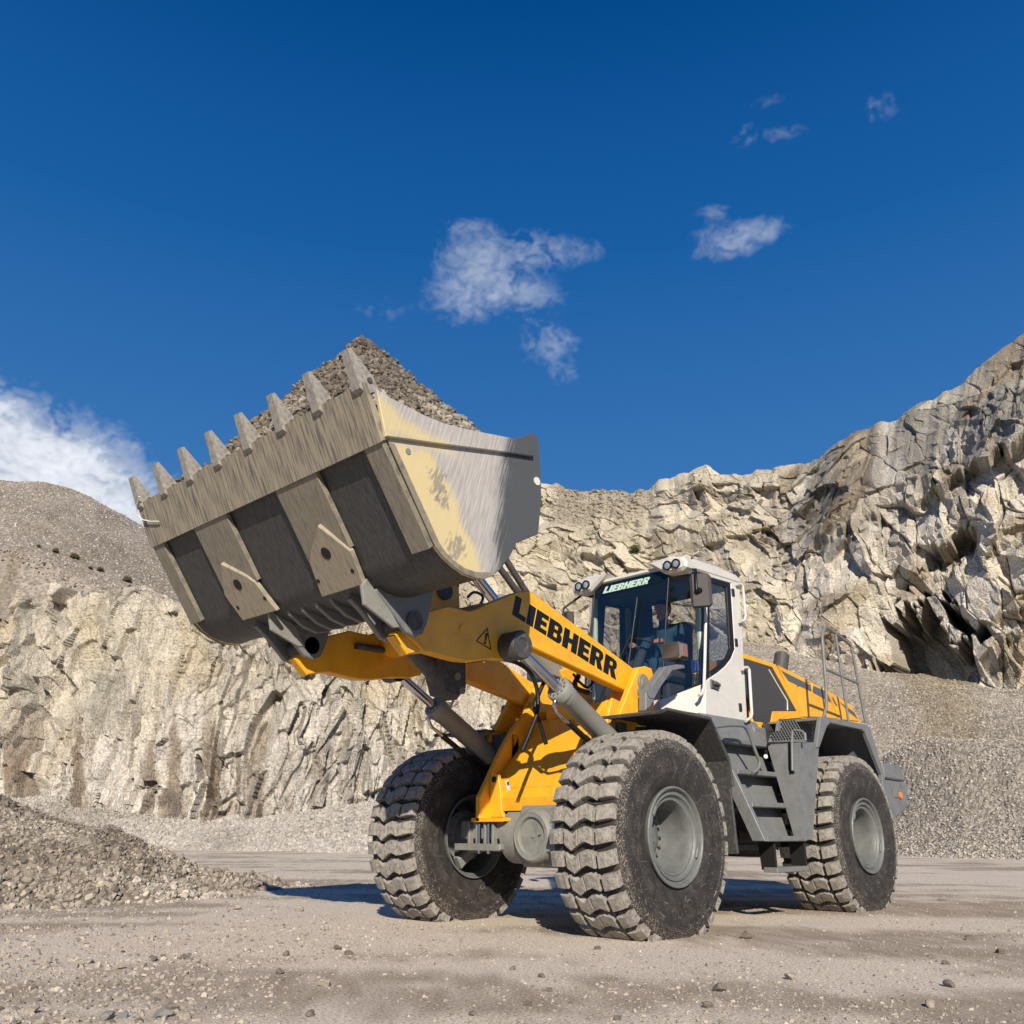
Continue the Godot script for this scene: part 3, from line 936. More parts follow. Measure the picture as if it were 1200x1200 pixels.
func stones_far() -> void:
	var kinds := [stone_mesh(1, 0), stone_mesh(2, 0), stone_mesh(3, 0)]
	var xf := [[], [], []]
	var cs := [[], [], []]
	for k in 120000:
		var x := rng.randf_range(-60, 1260)
		if x > 470.0 and x < 850.0 and rng.randf() < 0.8: continue
		var t := pow(rng.randf(), 1.15)
		var rightish := x > 1000.0
		var p := scree_at(x, t)
		var sz := rand_size(0.03, 0.12) if not rightish or t > 0.40 else rand_size(0.03, 0.095)
		if x < 480.0: sz = rand_size(0.06, 0.20)
		var q := k % 3
		p.y += sz * 0.15
		xf[q].append(stone_xf(p, sz))
		cs[q].append(stone_color(scree_color(x, t, p) * 0.98, 0.16))
	var root := Node3D.new()
	root.name = "rubble"
	add_child(root)
	tag(root, "loose grey broken stone covering the gravel slope at the rock's foot", "rubble", "", "stuff")
	for q in 3:
		scatter(root, "broken_stone", kinds[q], xf[q], cs[q]).set_meta("kind", "stuff")
	xf = [[], [], []]
	cs = [[], [], []]
	for k in 30000:
		var s := rng.randf_range(-80, -14)
		var d := rng.randf_range(61, 92)
		if d < 63.5 + clampf((s + 20.0) * -0.06, 0.0, 5.0): continue
		var p := CAM + FH * d + RT * s
		p.y = mound_y(d, s)
		var q := k % 3
		xf[q].append(stone_xf(p, rand_size(0.05, 0.18)))
		cs[q].append(stone_color(Color(0.35, 0.315, 0.28), 0.22))
	root = Node3D.new()
	root.name = "mound_gravel"
	add_child(root)
	tag(root, "coarse grey gravel covering the mound on the cliff top", "gravel", "", "stuff")
	for q in 3:
		scatter(root, "broken_stone", kinds[q], xf[q], cs[q]).set_meta("kind", "stuff")

# ---------------------------------------------------------------- quarry floor
var g1: FastNoiseLite
var g2: FastNoiseLite
func ground_y(p: Vector3) -> float:
	# even under the machine, gently uneven elsewhere
	var away := smoothstep(4.5, 9.0, Vector2(p.x + 1.5, p.z).length())
	return g1.get_noise_2d(p.x * 0.6, p.z * 0.6) * 0.035 * away + g1.get_noise_2d(p.x * 4.0, p.z * 4.0) * 0.010
func ground() -> void:
	g1 = noise(601, 0.12, 4)
	g2 = noise(603, 0.3, 5)
	var v := PackedVector3Array()
	var c := PackedColorArray()
	var nu := 420
	var nv := 460
	for j in nv:
		# rows thin out with distance
		var a := float(j) / (nv - 1)
		var d := -14.0 + 17.0 * a + 300.0 * pow(a, 6.0) + 10.0 * a * a
		for i in nu:
			var b := 2.0 * i / (nu - 1) - 1.0
			var s := 14.0 * b + 260.0 * signf(b) * pow(absf(b), 7.0)
			var p := CAM + FH * d + RT * s
			p.y = 0.0
			p.y = ground_y(p)
			v.append(p)
			# pale trodden dust, darker damp earth in long drawn patches along the haul direction
			var along := p.x * 0.5 + p.z * 0.86
			var acr := p.x * 0.86 - p.z * 0.5
			var sv := (p - CAM).dot(RT)
			var dv := (p - CAM).dot(FH)
			var k := g2.get_noise_2d(along * 0.45 + 7.0, acr * 1.0) * 0.9 + 0.75 * g2.get_noise_2d(sv * 0.42 + 30.0, dv * 2.1)
			var f := g2.get_noise_2d(p.x * 6.0, p.z * 6.0)
			var brown := smoothstep(0.0, 0.34, k + f * 0.34 + 0.26 * smoothstep(0.8, 3.6, sv) * smoothstep(14.0, 8.0, dv) + 0.05)
			var h := g2.get_noise_2d(p.x * 17.0, p.z * 17.0)
			var col := Color(0.64, 0.565, 0.475).lerp(Color(0.255, 0.197, 0.14), clampf(brown + h * (0.25 + 0.45 * brown) - 0.03, 0.0, 1.0) * 0.82)
			col = col.lerp(Color(0.63, 0.57, 0.49), smoothstep(0.1, 0.5, f) * 0.30)
			col.a = 1.0
			c.append(col)
	place_mesh("ground", grid_mesh(v, c, nu, nv), M.ground, "flat dusty beige quarry floor with darker earth patches", "ground", "structure")

# heap beside the haul road: runs out of the picture
func heap_y(p: Vector3) -> float:
	var d := (p - CAM).dot(FH)
	var s := (p - CAM).dot(RT)
	var dx := maxf(0.0, s + 12.5)
	var dd := d - 14.2
	var q := sqrt(pow(dx * 0.308, 2.0) + pow(dd * (0.55 if dd < 0.0 else 0.6), 2.0))
	var y := 2.75 - q * 1.0
	y += g2.get_noise_2d(p.x * 1.2, p.z * 1.2) * 0.32 + g2.get_noise_2d(p.x * 5.0, p.z * 5.0) * 0.06
	return y - 0.05
func heap() -> void:
	var v := PackedVector3Array()
	var c := PackedColorArray()
	var nu := 180
	var nv := 130
	for j in nv:
		for i in nu:
			var p := CAM + FH * (8.0 + 12.0 * j / (nv - 1)) + RT * (-16.0 + 13.2 * i / (nu - 1))
			p.y = maxf(heap_y(p), -0.25)
			v.append(p)
			var a := g2.get_noise_2d(p.x * 1.6, p.z * 1.6)
			var col := Color(0.25, 0.215, 0.18).lerp(Color(0.36, 0.32, 0.27), smoothstep(-0.2, 0.3, a))
			col.a = 1.0
			c.append(col)
	var o := place_mesh("gravel_heap", grid_mesh(v, c, nu, nv), M.gravel, "low brown heap of mixed gravel beside the quarry road", "gravel heap", "stuff")
	var kinds := [stone_mesh(4, 1), stone_mesh(5, 1), stone_mesh(6, 0)]
	var xf := [[], [], []]
	var cs := [[], [], []]
	for k in 60000:
		var s := rng.randf_range(-12.5, -2.7)
		var d := rng.randf_range(8.4, 17.0)
		var p := CAM + FH * d + RT * s
		var hy := heap_y(p)
		if hy < -0.12 or (hy < 0.03 and rng.randf() < 0.6): continue
		p.y = maxf(hy, ground_y(p))
		var a := g2.get_noise_2d(p.x * 1.6, p.z * 1.6)
		var low := smoothstep(0.9, 0.1, p.y)
		var sz := rand_size(0.012, lerpf(0.042, 0.075, low))
		var q := k % 3
		p.y += sz * 0.2
		xf[q].append(stone_xf(p, sz))
		var base := Color(0.20, 0.165, 0.13).lerp(Color(0.42, 0.38, 0.32), clampf(smoothstep(-0.1, 0.4, a) * 0.55 + low * 0.3, 0.0, 1.0))
		cs[q].append(stone_color(base, 0.28))
	for q in 3:
		scatter(o, "broken_stone", kinds[q], xf[q], cs[q]).set_meta("kind", "stuff")

func pebbles() -> void:
	var kinds := [stone_mesh(7, 0), stone_mesh(8, 0), stone_mesh(9, 1)]
	var xf := [[], [], []]
	var cs := [[], [], []]
	for k in 120000:
		var d := 3.6 * pow(9.0, rng.randf())
		var s := rng.randf_range(-0.62, 0.62) * d
		var p := CAM + FH * d + RT * s
		var cl := g2.get_noise_2d(p.x * 0.9, p.z * 0.9)
		var leftish := smoothstep(0.0, -0.45, s / d)
		if rng.randf() > 0.40 + cl * 0.9 + leftish * 0.5: continue
		p.y = ground_y(p)
		var sz := rand_size(0.003, 0.017 + 0.014 * leftish)
		var q := k % 3
		xf[q].append(stone_xf(p, sz))
		cs[q].append(stone_color(Color(0.30, 0.262, 0.22), 0.28))
	var root := Node3D.new()
	root.name = "pebbles"
	add_child(root)
	tag(root, "fine pebbles and grit strewn over the dusty quarry floor", "pebbles", "", "stuff")
	for q in 3:
		scatter(root, "pebble", kinds[q], xf[q], cs[q]).set_meta("kind", "stuff")
	# stones one can pick out: column, row, size in metres, pale?
	var big := [stone_mesh(21, 2), stone_mesh(22, 2), stone_mesh(23, 2), stone_mesh(24, 2)]
	var lst := [[191, 1192, 0.055, 2], [215, 1194, 0.05, 1], [363, 1190, 0.035, 0], [380, 1155, 0.05, 1], [328, 1141, 0.045, 0], [37, 1187, 0.05, 1], [87, 1198, 0.03, 1], [126, 1195, 0.045, 2], [142, 1193, 0.04, 2], [104, 1129, 0.04, 1], [141, 1136, 0.04, 1], [180, 1127, 0.04, 0], [216, 1125, 0.045, 0], [56, 1128, 0.045, 1], [200, 1185, 0.05, 0], [40, 1160, 0.03, 0], [600, 1137, 0.035, 0], [634, 1146, 0.035, 0], [644, 1162, 0.025, 0], [619, 1178, 0.03, 0], [874, 1100, 0.075, 0], [927, 1148, 0.06, 1], [844, 1162, 0.055, 0], [829, 1181, 0.035, 0], [1105, 1055, 0.08, 1], [1137, 1101, 0.06, 0], [1108, 1130, 0.035, 0], [1112, 1156, 0.045, 0], [1172, 1118, 0.05, 0], [700, 1113, 0.04, 0], [278, 1066, 0.07, 1], [350, 1068, 0.07, 1], [408, 1118, 0.05, 0], [395, 1113, 0.05, 0], [335, 1120, 0.04, 0], [1090, 1179, 0.045, 1], [555, 1190, 0.03, 0], [724, 1196, 0.03, 0]]
	for k in lst.size():
		var e: Array = lst[k]
		var p := py(e[0], e[1], 0.0)
		var o := MeshInstance3D.new()
		o.name = "stone" if k == 0 else "stone_%03d" % k
		o.mesh = big[k % 4]
		o.material_override = M.paleStone if e[3] == 1 else M.darkStone
		if e[3] == 2: o.material_override = M.axle
		o.scale = Vector3(1.15, 0.9, 0.95) * (e[2] * 0.8)
		o.rotation = Vector3(rng.randf_range(-0.2, 0.2), rng.randf() * TAU, rng.randf_range(-0.2, 0.2))
		add_child(o)
		o.position = Vector3(p.x, ground_y(p) + e[2] * 0.28, p.z)
		var lab: String = ["small dark earthy stone lying loose on the quarry floor", "small pale stone lying loose on the quarry floor", "small flat blue-grey stone lying loose on the quarry floor"][e[3]]
		tag(o, lab, "stone", ["dark loose stones on the floor", "pale loose stones on the floor", "blue-grey loose stones on the floor"][e[3]])

# ---------------------------------------------------------------- wheel loader
const AX := 0.7728
const TR := 1.208
const WB := 3.775
var loader: Node3D
var tread_meshes: Array = []

func tread_block(outline: Array) -> ArrayMesh:
	# outline of Vector2(across, along) in metres on the unrolled tread, wrapped on the tyre's crown
	var mb := MB.new()
	var R := 0.875
	var place := func(q: Vector2, h: float) -> Vector3:
		var a := absf(q.x)
		var drop := 0.0
		if a > 0.20: drop = pow((a - 0.20) / 0.11, 2.0) * 0.022
		var r := R - drop - h
		var ang := q.y / R
		return Vector3(cos(ang) * r, sin(ang) * r, q.x)
	var cnt := outline.size()
	var cen := Vector2.ZERO
	for q in outline: cen += q
	cen /= cnt
	var topc: Vector3 = place.call(cen, 0.0)
	for i in cnt:
		var a: Vector2 = outline[i]
		var b: Vector2 = outline[(i + 1) % cnt]
		var ia := a.lerp(cen, 0.06)
		var ib := b.lerp(cen, 0.06)
		var oa := cen.lerp(a, 1.02)
		var ob := cen.lerp(b, 1.02)
		mb.tri(topc, place.call(ia, 0.0), place.call(ib, 0.0))
		mb.quad(place.call(ia, 0.0), place.call(a, 0.006), place.call(b, 0.006), place.call(ib, 0.0))
		mb.quad(place.call(a, 0.006), place.call(oa, 0.075), place.call(ob, 0.075), place.call(b, 0.006))
	return mb.mesh()

func make_wheel(at: Vector3, out: float, blocks: int, front_only: bool) -> void:
	var w := group_node(loader, "wheel")
	w.position = at
	var ax := Vector3(0, 0, 1)
	var prof := [Vector2(0.385, -0.30), Vector2(0.42, -0.325), Vector2(0.47, -0.338), Vector2(0.50, -0.343), Vector2(0.508, -0.349), Vector2(0.525, -0.349), Vector2(0.533, -0.345), Vector2(0.60, -0.352), Vector2(0.66, -0.350), Vector2(0.70, -0.345), Vector2(0.706, -0.350), Vector2(0.722, -0.348), Vector2(0.728, -0.341), Vector2(0.765, -0.332), Vector2(0.785, -0.322), Vector2(0.800, -0.305), Vector2(0.808, -0.24), Vector2(0.815, -0.12), Vector2(0.818, 0.0)]
	var full := prof.duplicate()
	for k in range(prof.size() - 2, -1, -1):
		full.append(Vector2(prof[k].x, -prof[k].y))
	var mb := MB.new()
	mb.lathe(Vector3.ZERO, ax, full, 96)
	part(w, "tyre", mb, M.tyre)
	# rim: outer face towards 'out', deep dish with the hub inside
	var o := Vector3(0, 0, out)
	mb = MB.new()
	var rp := [Vector2(0.36, 0.20), Vector2(0.385, 0.30), Vector2(0.398, 0.325), Vector2(0.402, 0.342), Vector2(0.396, 0.352), Vector2(0.384, 0.352), Vector2(0.376, 0.343), Vector2(0.372, 0.318), Vector2(0.350, 0.312), Vector2(0.346, 0.326), Vector2(0.332, 0.328), Vector2(0.326, 0.306), Vector2(0.312, 0.296), Vector2(0.304, 0.304), Vector2(0.290, 0.302), Vector2(0.280, 0.285), Vector2(0.272, 0.24), Vector2(0.266, 0.06), Vector2(0.255, 0.02), Vector2(0.235, 0.01), Vector2(0.160, 0.0), Vector2(0.150, 0.05), Vector2(0.135, 0.065), Vector2(0.06, 0.075), Vector2(0.055, 0.09), Vector2(0.0, 0.09)]
	var rq := []
	for q in rp: rq.append(q)
	mb.lathe(Vector3.ZERO, o, rq, 64)
	var rim := part(w, "rim", mb, M.rimgrey)
	mb = MB.new()
	mb.lathe(Vector3.ZERO, -o, [Vector2(0.36, 0.20), Vector2(0.385, 0.30), Vector2(0.40, 0.335), Vector2(0.398, 0.35), Vector2(0.386, 0.35), Vector2(0.376, 0.335), Vector2(0.365, 0.30), Vector2(0.352, 0.29), Vector2(0.345, 0.15), Vector2(0.335, 0.02), Vector2(0.2, 0.0)], 64)
	part(w, "rim", mb, M.rimgrey)
	for k in 16:
		var t := TAU * k / 16.0
		mb = MB.new()
		var c := Vector3(cos(t) * 0.205, sin(t) * 0.205, 0.0)
		mb.cyl(c, c + o * 0.045, 0.015, 0.015, 6)
		part(rim, "wheel_bolt", mb, M.rimgrey)
	for t in [0.62, 3.55]:
		mb = MB.new()
		var c := Vector3(cos(t) * 0.337, sin(t) * 0.337, 0.0)
		mb.box(c + o * 0.33, Vector3(0.028, 0.085, 0.022), 0.006, Basis(Vector3(0, 0, 1), t))
		part(rim, "lock_ring_clip", mb, M.rimgrey)
	# tread
	if tread_meshes.is_empty():
		var p := TAU * 0.875 / 31.0
		var z0 := func(x: float) -> float:
			# zigzag of the row across the tread
			var xs := [-0.32, -0.155, -0.07, 0.0, 0.075, 0.155, 0.32]
			var ys := [0.024, -0.008, 0.022, -0.004, -0.050, 0.006, -0.004]
			for k in 6:
				if x <= xs[k + 1]: return lerpf(ys[k], ys[k + 1], (x - xs[k]) / (xs[k + 1] - xs[k]))
			return 0.0
		var hb := p * 0.338
		for seg in [[-0.318, -0.25, -0.180], [-0.142, -0.07, -0.005], [0.005, 0.075, 0.142], [0.180, 0.25, 0.318]]:
			var ol: Array = []
			for x in seg: ol.append(Vector2(x, z0.call(x) - hb))
			for k in [2, 1, 0]: ol.append(Vector2(seg[k], z0.call(seg[k]) + hb * (1.0 if k != 1 else 0.93)))
			tread_meshes.append(tread_block(ol))
	var rest := MB.new()
	var st := SurfaceTool.new()
	st.begin(Mesh.PRIMITIVE_TRIANGLES)
	var any := false
	for k in 31:
		var a := TAU * k / 31.0 + (0.0 if out < 0 else 0.07)
		for q in 4:
			var seen := blocks == 2 or (blocks == 1 and cos(a) > -0.35)
			var xf := Transform3D(Basis(Vector3(0, 0, 1), a), Vector3.ZERO)
			if seen:
				var b := MeshInstance3D.new()
				b.name = "tread_block"
				b.mesh = tread_meshes[q]
				b.material_override = M.tread
				b.transform = xf
				w.add_child(b, true)
			else:
				st.append_from(tread_meshes[q], 0, xf)
				any = true
	if any:
		var b := MeshInstance3D.new()
		b.name = "tread"
		b.mesh = st.commit()
		b.material_override = M.tread
		b.set_meta("kind", "stuff")
		w.add_child(b, true)

# ---- lettering: each letter is a set of pieces in a unit box, set into a slanted field on a face
const LETTERS := {
	"L": [0.80, [[0, 0, 0, 1, 0.46, 1, 0.46, 0.25, 1, 0.25, 1, 0]]],
	"I": [0.42, [[0, 0, 0, 1, 1, 1, 1, 0]]],
	"E": [0.78, [[0, 0, 0, 1, 1, 1, 1, 0.77, 0.48, 0.77, 0.48, 0.62, 0.92, 0.62, 0.92, 0.39, 0.48, 0.39, 0.48, 0.23, 1, 0.23, 1, 0]]],
	"B": [0.92, [[0, 0, 0, 1, 0.4, 1, 0.4, 0], [0.4, 0.79, 0.4, 1, 0.64, 1, 0.64, 0.79], [0.4, 0.41, 0.4, 0.60, 0.64, 0.60, 0.64, 0.41], [0.4, 0, 0.4, 0.2, 0.64, 0.2, 0.64, 0], [0.64, 0.5, 0.64, 1, 0.87, 0.94, 0.95, 0.82, 0.95, 0.66, 0.84, 0.5], [0.64, 0, 0.64, 0.5, 0.84, 0.5, 0.97, 0.39, 1, 0.24, 0.93, 0.07, 0.8, 0]]],
	"H": [0.98, [[0, 0, 0, 1, 0.38, 1, 0.38, 0.62, 0.62, 0.62, 0.62, 1, 1, 1, 1, 0, 0.62, 0, 0.62, 0.37, 0.38, 0.37, 0.38, 0]]],
	"R": [0.94, [[0, 0, 0, 1, 0.4, 1, 0.4, 0], [0.4, 0.79, 0.4, 1, 0.62, 1, 0.62, 0.79], [0.4, 0.38, 0.4, 0.58, 0.62, 0.58, 0.62, 0.40, 0.78, 0.44, 1.02, 0, 0.62, 0, 0.45, 0.38], [0.62, 0.40, 0.62, 1, 0.86, 0.94, 0.94, 0.8, 0.93, 0.62, 0.78, 0.44]]]}
func lettering(parent: Node3D, word: String, o: Vector3, ax: Vector3, ay: Vector3, out: Vector3, m: Material, slant := 0.0) -> void:
	var total := 0.0
	for ch in word: total += LETTERS[ch][0] + 0.07
	total -= 0.07
	var at := 0.0
	for ch in word:
		var e: Array = LETTERS[ch]
		var mb := MB.new()
		for pc in e[1]:
			var p := PackedVector3Array()
			for k in range(0, pc.size(), 2):
				var x: float = (at + pc[k] * e[0] + slant * pc[k + 1]) / total
				p.append(o + ax * x + ay * pc[k + 1])
			mb.poly(p, out * 0.0025)
		part(parent, "letter", mb, m)
		at += e[0] + 0.07

func bolt_ring(parent: Node3D, c: Vector3, axis: Vector3, r: float, cnt: int, br: float, m: Material) -> void:
	var f := MB.new().frame_of(axis)
	for k in cnt:
		var t := TAU * k / cnt
		var p: Vector3 = c + f[0] * cos(t) * r + f[1] * sin(t) * r
		var mb := MB.new()
		mb.cyl(p - axis * 0.004, p + axis * br * 0.8, br, br, 6)
		part(parent, "bolt", mb, m)

# ---- bucket
func bucket() -> void:
	var b := group_node(loader, "bucket")
	var W := 1.68
	# shell: swept profile from the lip round the heel to the back
	var outer := [3.325, 3.295, 2.852, 2.63, 2.78, 2.565, 2.70, 2.522, 2.62, 2.496, 2.53, 2.483, 2.44, 2.486, 2.35, 2.512, 2.26, 2.575, 2.19, 2.655, 2.12, 2.76, 2.05, 2.87, 1.96, 3.05, 1.90, 3.25, 1.86, 3.50, 1.83, 3.74]
	var mb := MB.new()
	var cnt := outer.size() / 2
	var nrm: Array = []
	var pt: Array = []
	for k in cnt: pt.append(Vector2(outer[2 * k], outer[2 * k + 1]))
	for k in cnt:
		var t: Vector2 = (pt[mini(k + 1, cnt - 1)] - pt[maxi(k - 1, 0)]).normalized()
		if k == 1: t = (pt[2] - pt[1] + pt[1] - pt[0]).normalized()
		nrm.append(Vector3(-t.y, t.x, 0))
	for k in cnt - 1:
		var a: Vector2 = pt[k]
		var c: Vector2 = pt[k + 1]
		var na: Vector3 = nrm[k]
		var nc: Vector3 = nrm[k + 1]
		if k == 0:
			na = Vector3(-(c - a).normalized().y, (c - a).normalized().x, 0)
			nc = na
		var A0 := Vector3(a.x, a.y, -W + 0.03); var A1 := Vector3(a.x, a.y, W - 0.03)
		var C0 := Vector3(c.x, c.y, -W + 0.03); var C1 := Vector3(c.x, c.y, W - 0.03)
		mb.tris(A0, A1, C1, na, na, nc)
		mb.tris(A0, C1, C0, na, nc, nc)
		var ia := Vector3(-na.x, -na.y, 0) * 0.035
		var ic := Vector3(-nc.x, -nc.y, 0) * 0.035
		mb.tris(A0 + ia, A1 + ia, C1 + ic, -na, -na, -nc)
		mb.tris(A0 + ia, C1 + ic, C0 + ic, -na, -nc, -nc)
	part(b, "shell", mb, M.shell)
	# cutting edge plate, proud of the shell
	var d := Vector3(3.50 - 3.325, 3.60 - 3.295, 0).normalized()
	var outn := Vector3(d.y, -d.x, 0)
	var lb := Vector3(3.305, 3.262, 0)
	var lt := Vector3(3.515, 3.618, 0)
	var q := PackedVector3Array([lb + outn * 0.055, lt + outn * 0.02, lt - outn * 0.01, lb - outn * 0.02])
	for k in 4: q[k] += Vector3(0, 0, -W - 0.012)
	mb = MB.new().poly(q, Vector3(0, 0, 2.0 * W + 0.024), 0.008)
	part(b, "cutting_edge", mb, M.lip)
	# cheeks
	var cheek := zs([442, 456, 458, 466, 477, 476, 498, 487, 520, 496, 556, 505, 592, 512, 604, 514, 624, 507, 630, 510, 632, 520, 634, 555, 635, 587, 631, 626, 606, 636, 598, 652, 587, 667, 577, 675, 567, 679, 556, 677, 545, 673, 532, 664, 520, 653, 511, 641, 455, 514], -W)
	mb = MB.new().poly(cheek, Vector3(0, 0, 0.035), 0.006)
	part(b, "side_plate", mb, M.side)
	mb = MB.new().poly(mirror(cheek), Vector3(0, 0, -0.035), 0.006)
	part(b, "side_plate", mb, M.side)
	var strip := zs([441.5, 455.5, 458, 465.5, 477, 475.5, 498, 486.5, 520, 495.5, 556, 504.5, 592, 511.5, 626, 518, 626, 535, 590, 529.5, 520, 520.5, 452.5, 511], -W - 0.034)
	mb = MB.new().poly(strip, Vector3(0, 0, 0.0335), 0.006)
	part(b, "side_cutter", mb, M.side)
	mb = MB.new().poly(mirror(strip), Vector3(0, 0, -0.0335), 0.006)
	part(b, "side_cutter", mb, M.side)
	# wear edging along the heel
	var edge := zs([455.5, 517, 511, 641, 520, 653, 532, 664, 545, 673, 556, 677, 567, 679, 577, 675, 574, 670.5, 558, 670, 545, 665.5, 533, 657, 523, 647, 516, 637, 463, 520], -W - 0.016)
	mb = MB.new().poly(edge, Vector3(0, 0, 0.0155), 0.004)
	part(b, "wear_edge", mb, M.wear)
	mb = MB.new().poly(mirror(edge), Vector3(0, 0, -0.0155), 0.004)
	part(b, "wear_edge", mb, M.wear)
	for hole_disc in [[478, 529, 0.022], [629, 564, 0.034]]:
		var hp := pz(hole_disc[0], hole_disc[1], -W)
		mb = MB.new().cyl(hp + Vector3(0, 0, -0.006), hp + Vector3(0, 0, 0.002), hole_disc[2], hole_disc[2], 20)
		part(b, "bolt" if hole_disc[2] < 0.03 else "lifting_eye", mb, M.axle if hole_disc[2] < 0.03 else M.cream)
	# wear strips on the bottom
	var u := Vector3(3.325 - 2.852, 3.295 - 2.63, 0).normalized()
	var on := Vector3(u.y, -u.x, 0)
	for z in [[-1.672, -1.475], [-0.905, -0.37], [0.37, 0.905], [1.475, 1.672]]:
		var L := 0.80 if absf(z[0]) > 1.0 and absf(z[1]) > 1.0 else 0.62
		var s0 := Vector3(3.315, 3.281, z[0])
		var e0 := s0 - u * L
		mb = MB.new().poly(PackedVector3Array([s0 + on * 0.002, s0 + on * 0.045, e0 + on * 0.045, e0 + on * 0.002]), Vector3(0, 0, z[1] - z[0]), 0.006)
		part(b, "wear_strip", mb, M.wear)
	# heel brackets over the hinges, black discs stand in for the dark of their holes
	var po := Vector3(3.125, 2.885, -0.62)
	var pd := Vector3(-0.64, -0.77, 0).normalized()
	var pn := Vector3(-pd.y, pd.x, 0) * -1.0
	if pn.dot(CAM - po) < 0.0: pn = -pn
	var pl := PackedVector3Array()
	for e in [[372, 616], [411, 646], [426, 685], [377, 700], [362.5, 660], [363.5, 647]]:
		pl.append(pp(e[0], e[1], po, pn))
	mb = MB.new().poly(pl, -pn * 0.04, 0.006)
	var br := part(b, "heel_plate", mb, M.heel)
	mb = MB.new().poly(mirror(pl), -Vector3(pn.x, pn.y, 0) * 0.04, 0.006)
	var br2 := part(b, "heel_plate", mb, M.heel)
	for e in [[382, 648.5, 0.05], [413, 669, 0.018], [373, 681, 0.018]]:
		var hc := pp(e[0], e[1], po, pn)
		mb = MB.new().cyl(hc + pn * 0.003, hc - pn * 0.01, e[2], e[2], 20)
		part(br, "hole_disc", mb, M.black)
		hc.z = -hc.z
		mb = MB.new().cyl(hc + pn * 0.003, hc - pn * 0.01, e[2], e[2], 20)
		part(br2, "hole_disc", mb, M.black)
	# hinge cheeks: plates standing on the heel, down to the boom pins
	var rib := xy([2.66, 2.60, 2.72, 2.48, 2.60, 2.40, 2.40, 2.225, 2.31, 2.205, 2.24, 2.24, 2.20, 2.33, 2.17, 2.45, 2.12, 2.70, 2.20, 2.68, 2.30, 2.56, 2.44, 2.51, 2.53, 2.51], 0.0)
	for z in [-0.86, -0.56, 0.50, 0.80]:
		var r2 := PackedVector3Array()
		for e in rib: r2.append(e + Vector3(0, 0, z))
		mb = MB.new().poly(r2, Vector3(0, 0, 0.055), 0.008)
		part(b, "hinge_plate", mb, M.grey)
	for e in [[[424, 686, 430, 678, 458, 716, 469, 735, 462, 735.5, 427, 708], -0.87], [[315, 717, 321, 706, 347, 735, 357.5, 757, 350, 757.5, 318, 738], 0.49]]:
		mb = MB.new().poly(zs(e[0], e[1]), Vector3(0, 0, 0.03), 0.004)
		part(b, "hinge_cheek", mb, M.cylgrey)
	for z in [-0.69, 0.69]:
		mb = MB.new().cyl(Vector3(2.335, 2.325, z - 0.19), Vector3(2.335, 2.325, z + 0.19), 0.075, 0.075, 24)
		part(b, "hinge_pin", mb, M.dark)
		mb = MB.new().box(Vector3(2.56, 2.50, z), Vector3(0.30, 0.05, 0.24), 0.01, Basis(Vector3(0, 0, 1), 0.75))
		part(b, "gusset", mb, M.dark)
	for z in [-0.30, -0.10, 0.10, 0.30]:
		var r3 := xy([2.72, 2.535, 2.70, 2.50, 2.56, 2.42, 2.42, 2.39, 2.30, 2.42, 2.14, 2.56, 2.06, 2.80, 2.14, 2.74, 2.24, 2.60, 2.38, 2.51, 2.53, 2.49], z)
		mb = MB.new().poly(r3, Vector3(0, 0, 0.04), 0.008)
		part(b, "stiffening_rib", mb, M.grey)
	# teeth
	for k in 8:
		var z := -1.625 + 3.25 * k / 7.0
		var tooth := MB.new()
		var a0 := Vector3(3.515, 3.585, z)
		var hw := 0.046
		var t1 := Vector3(3.648, 3.828, z)
		var prof := [a0 + outn * 0.03, t1 + outn * 0.010, t1 - outn * 0.022, a0 - outn * 0.118 + d * 0.035, a0 - outn * 0.118 - d * 0.05, a0 - outn * 0.01 - d * 0.05]
		var wid := [hw, 0.036, 0.036, hw * 1.1, hw * 1.1, hw]
		var L2 := PackedVector3Array()
		var R2 := PackedVector3Array()
		for e in 6:
			L2.append(prof[e] - Vector3(0, 0, wid[e]))
			R2.append(prof[e] + Vector3(0, 0, wid[e]))
		for e in range(1, 5):
			tooth.tri(L2[0], L2[e], L2[e + 1])
			tooth.tri(R2[0], R2[e + 1], R2[e])
		for e in 6:
			var f := (e + 1) % 6
			tooth.quad(L2[e], R2[e], R2[f], L2[f])
		var th := part(b, "tooth", tooth, M.tooth)
		var pc := a0 - outn * 0.07 + d * 0.035
		mb = MB.new().cyl(pc - Vector3(0, 0, hw + 0.012), pc - Vector3(0, 0, hw - 0.02), 0.020, 0.020, 12)
		part(th, "retaining_pin", mb, M.dark)
	# wire caught on the corner tooth
	var wp := PackedVector3Array()
	for e in [[163, 582], [160, 592], [161, 603], [167, 609], [176, 611], [186, 611]]:
		wp.append(pp(e[0], e[1], lb + outn * 0.06, outn))
	mb = MB.new().tube(wp, 0.006, 6)
	part(b, "wire_loop", mb, M.cream)

